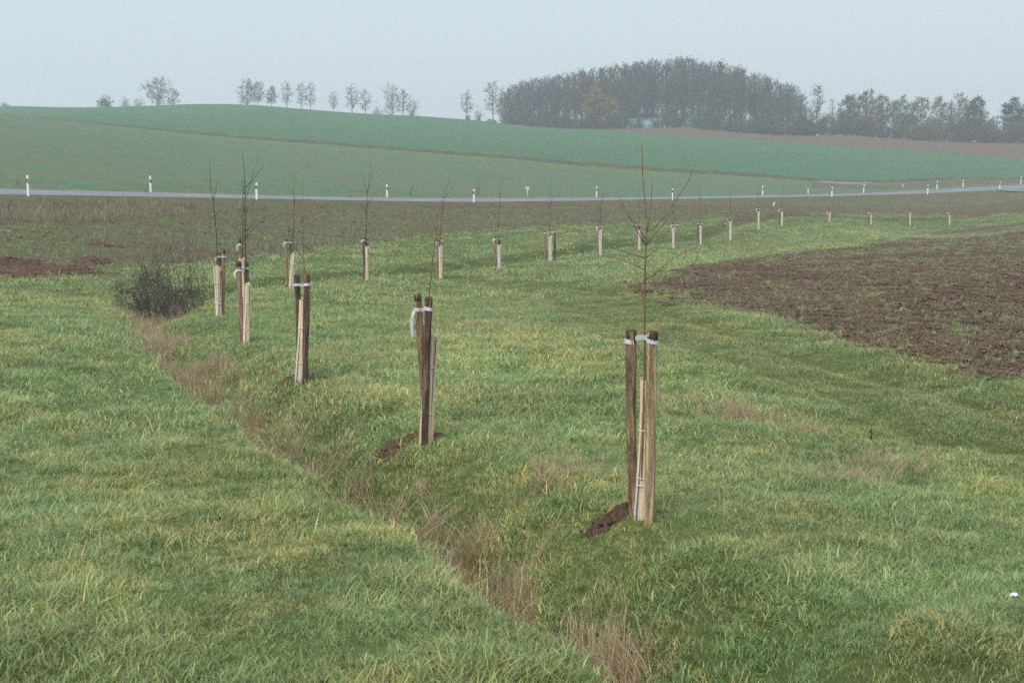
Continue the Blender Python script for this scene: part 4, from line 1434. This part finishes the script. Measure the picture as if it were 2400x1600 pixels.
# hedge and trees right of the wood
random.seed(31)
HB = lambda x: np.interp(x, [1600, 2000, 2400], [362, 352, 342])
GR = 'trees of the right-hand hedge line'
RT = [(1915, 199, 6, 'thin', 0, .9, 'leaf_olive', 350, 'slender lone tree standing above the hedge right of the wood'),
      (1952, 228, 6, 'thin', 1, .8, None, 0, 'thin leaning bare tree right of the slender lone one'),
      (1990, 222, 8, 'oval', 0, 1.1, 'leaf_olive', 2600, 'olive bushy tree at the left of the right-hand hedge'),
      (2032, 209, 9, 'round', 0, .78, 'leaf_olive', 3200, 'tall full olive tree in the right-hand hedge'),
      (2070, 222, 9, 'oval', 1, 1.1, 'leaf_brown', 2200, 'brown bushy tree beside the tall olive one'),
      (2113, 223, 8, 'oval', 2, 1.0, 'leaf_olive', 1800, 'olive tree with a thick dark trunk in the hedge'),
      (2160, 226, 8, 'oval', 3, 1.0, 'leaf_yellow', 1500, 'yellowish feathery tree in the middle of the right hedge'),
      (2205, 226, 9, 'oval', 0, 1.0, 'leaf_yellow', 1300, 'second yellowish feathery tree of the right hedge'),
      (2250, 216, 10, 'round', 1, .72, 'leaf_brown', 1400, 'broad greyish tree right of the feathery ones'),
      (2288, 228, 8, 'oval', 1, 1.0, 'leaf_dark', 4200, 'dark dense pointed tree near the right edge'),
      (2330, 270, 8, 'round', 0, .8, 'leaf_brown', 1500, 'low brown tree in the gap of the right hedge'),
      (2375, 230, 10, 'oval', 2, 1.2, 'leaf_dark', 3600, 'dark spreading tree at the right edge of the photo'),
      (2410, 240, 11, 'oval', 3, 1.2, 'leaf_dark', 2600, 'dark tree cut by the right edge of the photo'),
      (1885, 243, 7, 'oval', 3, .9, None, 0, 'bare tree at the right tail of the wood'),
      (2095, 238, 12, 'forest', 2, 1.3, None, 0, 'bare pole-like tree behind the olive trees'),
      (2140, 236, 12, 'forest', 4, 1.3, 'leaf_yellow', 400, 'bare slim tree behind the feathery trees'),
      (2230, 232, 13, 'forest', 1, 1.4, None, 0, 'bare slim tree behind the broad greyish tree')]
for x, yt, dY, kd, k, wd, lf, nl_, lb in RT:
    tree_px('hedge_tree', lb, 'tree', (kd, k), x, yt, HB(x) + dY, wd, leaf=lf, nleaf=max(nl_, 1), lsize=.17, group=GR)
for k in range(52):
    x = 1885 + (k + random.random()) / 52 * (2440 - 1885)
    lf = random.choice(['leaf_dark', 'leaf_olive', 'leaf_brown', 'leaf_yellow', 'leaf_rust', 'leaf_olive', 'leaf_brown'])
    p = pix(x, 320, HB(x) + random.uniform(1.5, 9))
    put_tree('hedge_shrub', 'rounded shrub in the thick hedge right of the wood', 'shrub', ('shrub', random.randrange(4)), p[0], p[1], random.uniform(3.0, 8.0), random.uniform(.9, 1.4), lf, 2400, .2, 'shrubs of the right-hand hedge')

# ------------------------------------------------------------------ grass, stalks, sprouts and clods (uncountable stuff)
rng = np.random.default_rng(3)
SRC = []
def tuft(name, nb, rad, h, wd, lean, drybias, mat, stalk=False, seg=(0, .4, .75, 1.0), droop=.35):
    """one tuft of separate curved blades"""
    V, Fs, Cc = [], [], []
    ns = len(seg)
    base = rng.normal(0, rad * .5, (nb, 2))
    bias = rng.uniform(0, 6.28)
    for k in range(nb):
        a = bias + rng.normal(0, 1.3)
        dx, dy = math.cos(a), math.sin(a)
        hh = h * rng.uniform(.5, 1.15)
        ln = lean * rng.uniform(.3, 1.5) * hh
        w0 = wd * rng.uniform(.7, 1.2)
        tw = a + math.pi / 2 + rng.normal(0, .5)
        wx, wy = math.cos(tw), math.sin(tw)
        b0 = len(V)
        c = (rng.random(), 0, rng.random())
        for i, t in enumerate(seg):
            x = base[k, 0] + dx * ln * t ** 1.7
            y = base[k, 1] + dy * ln * t ** 1.7
            z = hh * (t - droop * t * t * min(1, lean)) - .015
            ww = w0 * (1 - t ** 1.6) * (.8 + .4 * math.sin(t * 3)) if not stalk else w0 * (1 - .6 * t)
            if i < ns - 1:
                V += [(x - wx * ww / 2, y - wy * ww / 2, z), (x + wx * ww / 2, y + wy * ww / 2, z)]
                Cc += [(c[0], t, c[2], 1)] * 2
            else:
                V.append((x, y, z)); Cc.append((c[0], t, c[2], 1))
        for i in range(ns - 2):
            Fs.append((b0 + 2 * i, b0 + 2 * i + 1, b0 + 2 * i + 3, b0 + 2 * i + 2))
        Fs.append((b0 + 2 * (ns - 2), b0 + 2 * (ns - 2) + 1, b0 + 2 * (ns - 1)))
    me = bpy.data.meshes.new(name)
    me.from_pydata(V, [], Fs)
    me.materials.append(MATS[mat])
    at = me.attributes.new('bcol', 'FLOAT_COLOR', 'POINT')
    at.data.foreach_set('color', np.array(Cc, np.float32).ravel())
    me.shade_smooth()
    o = bpy.data.objects.new(name, me)
    return o

def collection(name, objs):
    c = bpy.data.collections.new(name)
    for o in objs:
        c.objects.link(o)
    return c

def scatter(name, label, XY, coll, nvar, scl, tint, tilt=.18, sink=0.0, lean_dir=None):
    n = len(XY)
    Z = height(XY[:, 0], XY[:, 1]) - sink
    me = bpy.data.meshes.new(name)
    me.vertices.add(n)
    me.vertices.foreach_set('co', np.column_stack([XY, Z]).astype(np.float32).ravel())
    rot = np.column_stack([rng.normal(0, tilt, n), rng.normal(0, tilt, n), rng.uniform(0, 6.2832, n)]).astype(np.float32)
    for nm, tp_, key, dat in (('rot', 'FLOAT_VECTOR', 'vector', rot), ('scl', 'FLOAT', 'value', scl.astype(np.float32)),
                              ('vid', 'INT', 'value', rng.integers(0, nvar, n).astype(np.int32)), ('tint', 'FLOAT_VECTOR', 'vector', tint.astype(np.float32))):
        a = me.attributes.new(nm, tp_, 'POINT')
        a.data.foreach_set(key, dat.ravel())
    o = link(name, me)
    o['kind'] = 'stuff'
    o['label'] = label
    ng = bpy.data.node_groups.new(name + '_scatter', 'GeometryNodeTree')
    ng.interface.new_socket('Geometry', in_out='INPUT', socket_type='NodeSocketGeometry')
    ng.interface.new_socket('Geometry', in_out='OUTPUT', socket_type='NodeSocketGeometry')
    gi, go = ng.nodes.new('NodeGroupInput'), ng.nodes.new('NodeGroupOutput')
    ci = ng.nodes.new('GeometryNodeCollectionInfo')
    ci.inputs['Collection'].default_value = coll
    ci.inputs['Separate Children'].default_value = True
    ci.inputs['Reset Children'].default_value = True
    ip = ng.nodes.new('GeometryNodeInstanceOnPoints')
    ip.inputs['Pick Instance'].default_value = True
    def na(nm, dt):
        x = ng.nodes.new('GeometryNodeInputNamedAttribute')
        x.data_type = dt
        x.inputs['Name'].default_value = nm
        return x.outputs['Attribute']
    ng.links.new(gi.outputs[0], ip.inputs['Points'])
    ng.links.new(ci.outputs[0], ip.inputs['Instance'])
    ng.links.new(na('vid', 'INT'), ip.inputs['Instance Index'])
    ng.links.new(na('rot', 'FLOAT_VECTOR'), ip.inputs['Rotation'])
    ng.links.new(na('scl', 'FLOAT'), ip.inputs['Scale'])
    ng.links.new(ip.outputs[0], go.inputs[0])
    md = o.modifiers.new('scatter', 'NODES')
    md.node_group = ng
    return o

def sample(r0, r1, dens, amax=R(24)):
    """points with dens(r) per square metre in the viewed wedge"""
    rs = np.linspace(r0, r1, 400)
    pdf = dens(rs) * rs
    cdf = np.concatenate([[0], np.cumsum((pdf[1:] + pdf[:-1]) / 2 * np.diff(rs))])
    n = int(cdf[-1] * 2 * amax)
    r = np.interp(rng.random(n) * cdf[-1], cdf, rs)
    a = rng.uniform(-amax, amax, n)
    return np.column_stack([r * np.sin(a), r * np.cos(a)])

near_v = collection('tufts_near', [tuft('tuft_n%d' % i, 32, .10, (.060, .075, .05, .09, .065, .055)[i % 6], .0048, (.7, 1.0, .6, .8, 1.3, .7)[i % 6], 0, 'blades') for i in range(8)])
mid_v = collection('tufts_mid', [tuft('tuft_m%d' % i, 28, .17, (.085, .105, .07, .125, .09)[i % 5], .009, (.8, 1.1, .7, 1.0, 1.4)[i % 5], 0, 'blades', seg=(0, .5, 1.0)) for i in range(6)])
far_v = collection('tufts_far', [tuft('tuft_f%d' % i, 28, .36, (.10, .14, .09, .16)[i % 4], .017, .9, 0, 'blades', seg=(0, .5, 1.0)) for i in range(5)])
dry_v = collection('tufts_dry', [tuft('tuft_d%d' % i, 16, .10, (.34, .45, .28, .5)[i % 4], .0065, (.35, .6, .9, .3)[i % 4], 0, 'blades_dry', stalk=(i % 2 == 0)) for i in range(6)])
dryfar_v = collection('tufts_dryfar', [tuft('tuft_e%d' % i, 22, .35, (.5, .7, .4)[i % 3], .018, .35, 0, 'blades_dry', stalk=True, seg=(0, .5, 1.0)) for i in range(4)])
sprout_v = collection('tufts_sprout', [tuft('tuft_s%d' % i, 9, .05, .075, .006, .8, 0, 'blades', seg=(0, .5, 1.0)) for i in range(4)])
broad_v = collection('tufts_broad', [tuft('tuft_b%d' % i, 26, .07, (.13, .16, .11)[i % 3], .0055, 1.1, 0, 'blades') for i in range(4)])

SPOTS = []      # bare spots kept free of grass: the soil heaps
for o in bpy.data.objects:
    if o.name.startswith('soil_heap') and o.location.y < 30:
        SPOTS.append((o.location.x, o.location.y))

RUST = [hit(*p) for p in ((600, 905), (700, 940), (560, 860), (850, 930), (1040, 930))]
PALE = [hit(*p) for p in ((1250, 870), (1150, 820), (1400, 1050), (1000, 860))]
def grass_tint(P):
    X, Y = P[:, 0], P[:, 1]
    n = len(X)
    big = fbm(X * .33, Y * .33, 61, 4)
    sm = fbm(X * 2.1, Y * 2.1, 71, 3)
    d, _, s = near_line(X, Y, DITCH)
    sd_, _, _ = near_line(X, Y, STRIPL)
    dry = np.clip(.125 + .5 * (big - .5) + .8 * (sm - .5), .03, .5)
    dry += .12 * np.exp(-(d / .5) ** 2)
    dry += .15 * np.exp(-((sd_ - .8) / .3) ** 2) + .07 * np.exp(-(sd_ / 1.6) ** 4)
    dry += .14 * np.exp(-((sd_ - 2.9) / .6) ** 2) * (fbm(X * .8, Y * .8, 77) > .48) * (Y < 30)
    for c in RUST:
        dry += .20 * np.exp(-(((X - c[0]) / 1.3) ** 2 + ((Y - c[1]) / 1.0) ** 2))
    hue = np.clip(.22 + .8 * (fbm(X * .5 + 40, Y * .5, 81, 3) - .5), 0, 1)
    br = np.clip(1.0 + .55 * (fbm(X * 1.3, Y * 1.3, 91, 4) - .5) + rng.normal(0, .12, n), .55, 1.5)
    br *= 1 - .18 * np.exp(-(sd_ / 1.7) ** 4)
    for c in PALE:
        br *= 1 + .14 * np.exp(-(((X - c[0]) / 1.5) ** 2 + ((Y - c[1]) / 2.0) ** 2))
    return np.column_stack([dry, hue, br])

def hgt(P):
    X, Y = P[:, 0], P[:, 1]
    h = .88 + 2.0 * np.clip(fbm(X * 1.6, Y * 1.6, 101, 3) - .46, -.10, .5)
    sd_, _, _ = near_line(X, Y, STRIPL)
    h = h * (1 - .38 * np.exp(-(sd_ / 1.7) ** 4)) * (1 - .35 * np.exp(-((sd_ - .8) / .25) ** 2))
    return h * rng.uniform(.7, 1.3, len(X))

def keep_grass(P, zones=(GRASS,)):
    jr = np.clip(np.hypot(P[:, 0], P[:, 1]) * .009, 0, .6)
    z = zone(P[:, 0] + rng.normal(0, 1, len(P)) * jr, P[:, 1] + rng.normal(0, 1, len(P)) * jr)
    m = np.isin(z, zones)
    for (x, y) in SPOTS:
        m &= np.hypot((P[:, 0] - x) / 1.0, P[:, 1] - y) > .17
    return P[m]

P = keep_grass(sample(4.8, 16, lambda r: np.interp(r, [4.8, 8, 16], [500, 440, 230]), R(31)))
scatter('near_grass', 'meadow grass on the near ditch banks', P, near_v, 8, hgt(P), grass_tint(P), .16)
P = keep_grass(sample(14.5, 40, lambda r: np.interp(r, [14.5, 17, 40], [60, 165, 62])))
scatter('middle_grass', 'meadow grass on the banks further along the ditch', P, mid_v, 6, hgt(P), grass_tint(P), .14)
P = keep_grass(sample(36, 150, lambda r: np.interp(r, [36, 42, 70, 150], [5, 20, 12, 5])))
t = grass_tint(P)
scatter('far_grass', 'grass on the far bends of the ditch banks', P, far_v, 5, hgt(P) * 1.0, t, .12)
# coarser tussocks
P = keep_grass(sample(4.8, 45, lambda r: np.interp(r, [4.8, 45], [4.5, .8])))
P = P[fbm(P[:, 0] * .6, P[:, 1] * .6, 131) > .50]
t = grass_tint(P); t[:, 1] = np.clip(t[:, 1] + .25, 0, 1); t[:, 2] *= .88
scatter('grass_tussocks', 'darker coarse grass tussocks scattered over the banks', P, broad_v, 4, rng.uniform(.6, 1.15, len(P)), t, .12)
# broad-leaved weeds between the blades
leaf_v = collection('rosettes', [tuft('rosette_%d' % i, 9, .03, .07, .024, 1.9, 0, 'blades', droop=.5) for i in range(3)])
P = keep_grass(sample(5, 30, lambda r: np.interp(r, [5, 30], [3.0, .8])))
P = P[fbm(P[:, 0] * .9 + 5, P[:, 1] * .9, 137) > .52]
n = len(P)
scatter('broadleaf_weeds', 'low broad-leaved weeds between the grass', P, leaf_v, 3, rng.uniform(.35, .7, n), np.column_stack([rng.uniform(0, .15, n), rng.uniform(.3, 1, n), rng.uniform(.6, 1.0, n)]), .15, -.02)
# dry stalks in the ditch bottom
P = sample(5, 60, lambda r: np.interp(r, [5, 20, 60], [95, 55, 16]))
d, ix, s = near_line(P[:, 0], P[:, 1], DITCH)
m = (d < .15 + .32 * rng.random(len(P))) & (fbm(P[:, 0] * .8 + 3, P[:, 1] * .8, 141, 2) > .40)
P = P[m]
cl = [hit(*p) for p in ((1110, 1375), (1140, 1400), (1080, 1340), (1450, 1580), (1530, 1560), (1380, 1560), (790, 1140), (740, 1110), (820, 1165), (700, 1085), (640, 1045), (580, 1015), (545, 1000), (430, 935), (400, 905),
                        (350, 870), (335, 850), (310, 790), (330, 765), (360, 750), (305, 820), (1000, 1300), (930, 1240))]
cl = [min(((DITCH[k, 0], DITCH[k, 1]) for k in range(len(DITCH))), key=lambda q_: (q_[0] - c[0]) ** 2 + (q_[1] - c[1]) ** 2) for c in cl]
P = np.concatenate([P] + [np.array(c) + np.array([.14, .10]) + rng.normal(0, .17 + .006 * c[1], (75, 2)) for c in cl])
n = len(P)
scatter('dry_ditch_stalks', 'dry brown stalks standing in the bottom of the ditch', P, dry_v, 6, rng.uniform(.5, 1.25, n), np.column_stack([rng.uniform(.5, 1, n), rng.uniform(0, .5, n), rng.uniform(.95, 1.45, n)]), .30)
# straw tufts on the right bank
c0 = [hit(*p) for p in ((1745, 985), (1600, 950), (1850, 1005), (1130, 765), (1080, 760), (2060, 1090), (1280, 1130), (2010, 1120), (1330, 1120), (850, 845), (1160, 740))]
P = np.concatenate([np.array(c) + rng.normal(0, .10 + .014 * c[1], (60, 2)) for c in c0] + [np.array(c0[0]) + rng.normal(0, .16, (70, 2))])
n = len(P)
scatter('straw_tufts', 'straw-coloured grass tufts on the right bank', P, dry_v, 6, rng.uniform(.3, .65, n), np.column_stack([rng.uniform(.4, 1, n), rng.uniform(.0, .6, n), rng.uniform(1.0, 1.5, n)]), .4)
# dry tall bank below the road at left
P = sample(50, 108, lambda r: 0 * r + 9)
z = zone(P[:, 0], P[:, 1])
rd, ri, rs = near_line(P[:, 0], P[:, 1], ROAD)
xx = np.arctan2(P[:, 0], P[:, 1])
m = (z == VERGE) & (rs < 0) & (rd > 4.6) & (xx < -.145 + .02 * rng.normal(0, 1, len(P)))
P = P[m]
n = len(P)
scatter('dry_bank_grass', 'tall dry brown grass on the road bank at left', P, dryfar_v, 4, rng.uniform(.5, 1.1, n) * (.6 + .8 * fbm(P[:, 0] * .3, P[:, 1] * .3, 151)), np.column_stack([rng.uniform(.2, .9, n), np.clip(1.4 * (fbm(P[:, 0] * .25, P[:, 1] * .25, 161) - .25), 0, .8), rng.uniform(.55, .9, n)]), .12)
# green verge grass
P = sample(50, 190, lambda r: np.interp(r, [50, 190], [7, 2.0]))
z = zone(P[:, 0], P[:, 1])
rd, ri, rs = near_line(P[:, 0], P[:, 1], ROAD)
P = P[(z == VERGE) & (rd > ROAD_HW + np.where(rs < 0, .7, .5))]
n = len(P)
scatter('verge_grass', 'short grass on the road verges', P, far_v, 5, rng.uniform(.45, 1.0, n), np.column_stack([np.clip(.20 + 1.1 * (fbm(P[:, 0] * .2, P[:, 1] * .2, 171) - .5), .05, .6), rng.uniform(.1, .6, n), rng.uniform(.6, .9, n)]), .1)
# dark growth along the farm track
P = sample(178, 240, lambda r: 0 * r + 1.2)
P = P[zone(P[:, 0], P[:, 1]) == TRACK]
n = len(P)
scatter('track_grass', 'rough grass along the farm track', P, far_v, 5, rng.uniform(.8, 1.9, n), np.column_stack([rng.uniform(.1, .5, n), rng.uniform(.1, .6, n), rng.uniform(.45, .75, n)]), .1)
# sprouts on the sown fields
def rows(P, ang, pitch):
    c, s = math.cos(ang), math.sin(ang)
    u, v = P[:, 0] * c + P[:, 1] * s, -P[:, 0] * s + P[:, 1] * c
    v = np.round(v / pitch) * pitch + rng.normal(0, pitch * .10, len(v))
    return np.column_stack([u * c - v * s, u * s + v * c])
P = sample(15, 115, lambda r: np.interp(r, [15, 40, 115], [80, 45, 10]))
P = P[zone(P[:, 0], P[:, 1]) == RFIELD]
P = P[fbm(P[:, 0] * .35, P[:, 1] * .35, 181) + .45 * (rng.random(len(P)) - .5) > .47]
n = len(P)
r_ = np.hypot(P[:, 0], P[:, 1])
scatter('crop_sprouts', 'green crop sprouts on the right field', P, sprout_v, 4, rng.uniform(.8, 1.4, n) * np.interp(r_, [15, 40, 110], [1, 1.25, 2.0]), np.column_stack([rng.uniform(.02, .3, n), rng.uniform(0, .5, n), rng.uniform(.95, 1.25, n)]), .2)
P = sample(38, 120, lambda r: np.interp(r, [38, 120], [20, 7]))
P = P[zone(P[:, 0], P[:, 1]) == MID]
P = P[fbm(P[:, 0] * .15, P[:, 1] * .15, 191) + .4 * (rng.random(len(P)) - .5) > .40]
n = len(P)
scatter('crop_sprouts', 'green crop sprouts on the field before the road', P, sprout_v, 4, rng.uniform(1.6, 3.0, n), np.column_stack([rng.uniform(.02, .3, n), rng.uniform(0, .4, n), rng.uniform(.65, .95, n)]), .2)
# clods
def clods(name, label, P, smin, smax, mat='clods'):
    n = len(P)
    Z = height(P[:, 0], P[:, 1])
    nv, nf = 12, len(ICO_F)
    s = (smin + (smax - smin) * rng.random(n) ** 2.6)[:, None]
    sc = s * rng.uniform(.75, 1.5, (n, 3)); sc[:, 2] *= .6
    th = rng.uniform(0, 6.28, n)
    V = ICO_V[None] * rng.uniform(.7, 1.25, (n, 12, 1)) * sc[:, None, :]
    c, s_ = np.cos(th)[:, None], np.sin(th)[:, None]
    W = np.stack([V[..., 0] * c - V[..., 1] * s_, V[..., 0] * s_ + V[..., 1] * c, V[..., 2]], -1)
    W += np.column_stack([P, Z + sc[:, 2] * .25])[:, None, :]
    Fq = (np.array(ICO_F)[None] + (np.arange(n) * 12)[:, None, None]).reshape(-1, 3)
    o = link(name, np_mesh(name, W.reshape(-1, 3), Fq, mat, False))
    o['kind'] = 'stuff'
    o['label'] = label
P = sample(15, 110, lambda r: np.interp(r, [15, 25, 45, 110], [30, 22, 9, 2]))
P = P[zone(P[:, 0] + rng.normal(0, .3, len(P)), P[:, 1] + rng.normal(0, .4, len(P))) == RFIELD]
P = P[fbm(P[:, 0] * .4 + 9, P[:, 1] * .4, 201) + .5 * (rng.random(len(P)) - .5) > .46]
clods('soil_clods', 'brown soil clods over the right field', P, .015, .075)
# finer crumbs, laid as patches
def crumbs(name, n, rad, s0, s1):
    mb = MB()
    for k in range(n):
        a = random.uniform(0, 6.28); q_ = rad * math.sqrt(random.random())
        add_clod(mb, np.array([q_ * math.cos(a), q_ * math.sin(a), .004]), s0 + (s1 - s0) * random.random() ** 2)
    return bpy.data.objects.new(name, mb.mesh(name, 'clods', False))
crumb_v = collection('crumb_patches', [crumbs('crumb_%d' % i, 70, .40, .008, .042) for i in range(4)])
P = sample(15, 95, lambda r: np.interp(r, [15, 30, 95], [7, 5, 2]))
P = P[zone(P[:, 0], P[:, 1]) == RFIELD]
n = len(P)
scatter('soil_crumbs', 'fine soil crumbs over the right field', P, crumb_v, 4, rng.uniform(.7, 1.4, n), np.ones((n, 3)), .05)
P = sample(38, 120, lambda r: np.interp(r, [38, 120], [6, 1.5]))
P = P[zone(P[:, 0], P[:, 1]) == MID]
P = P[fbm(P[:, 0] * .2 + 9, P[:, 1] * .2, 211) + .5 * (rng.random(len(P)) - .5) > .5]
clods('soil_clods', 'brown soil clods over the field before the road', P, .02, .075)

# ------------------------------------------------------------------ haze
hb = MB()
zt, zb = 46.0, -9.0
S_ = 890.0
hb.prism([(-S_, -S_), (S_, -S_), (S_, S_), (-S_, S_)], zb, zt)
mh, nth = newmat('haze_air')
pv = nth.nodes.new('ShaderNodeVolumePrincipled')
pv.inputs['Color'].default_value = (.84, .93, 1.0, 1)
pv.inputs['Density'].default_value = HAZE
pv.inputs['Anisotropy'].default_value = 0.2
oo = nth.nodes.new('ShaderNodeOutputMaterial')
nth.links.new(pv.outputs[0], oo.inputs['Volume'])
hz_o = hb.build('haze', 'haze_air', None, False)
hz_o['kind'] = 'stuff'
hz_o['label'] = 'thin pale mist over the whole landscape'
scene.cycles.volume_bounces = 1
scene.cycles.use_denoising = False
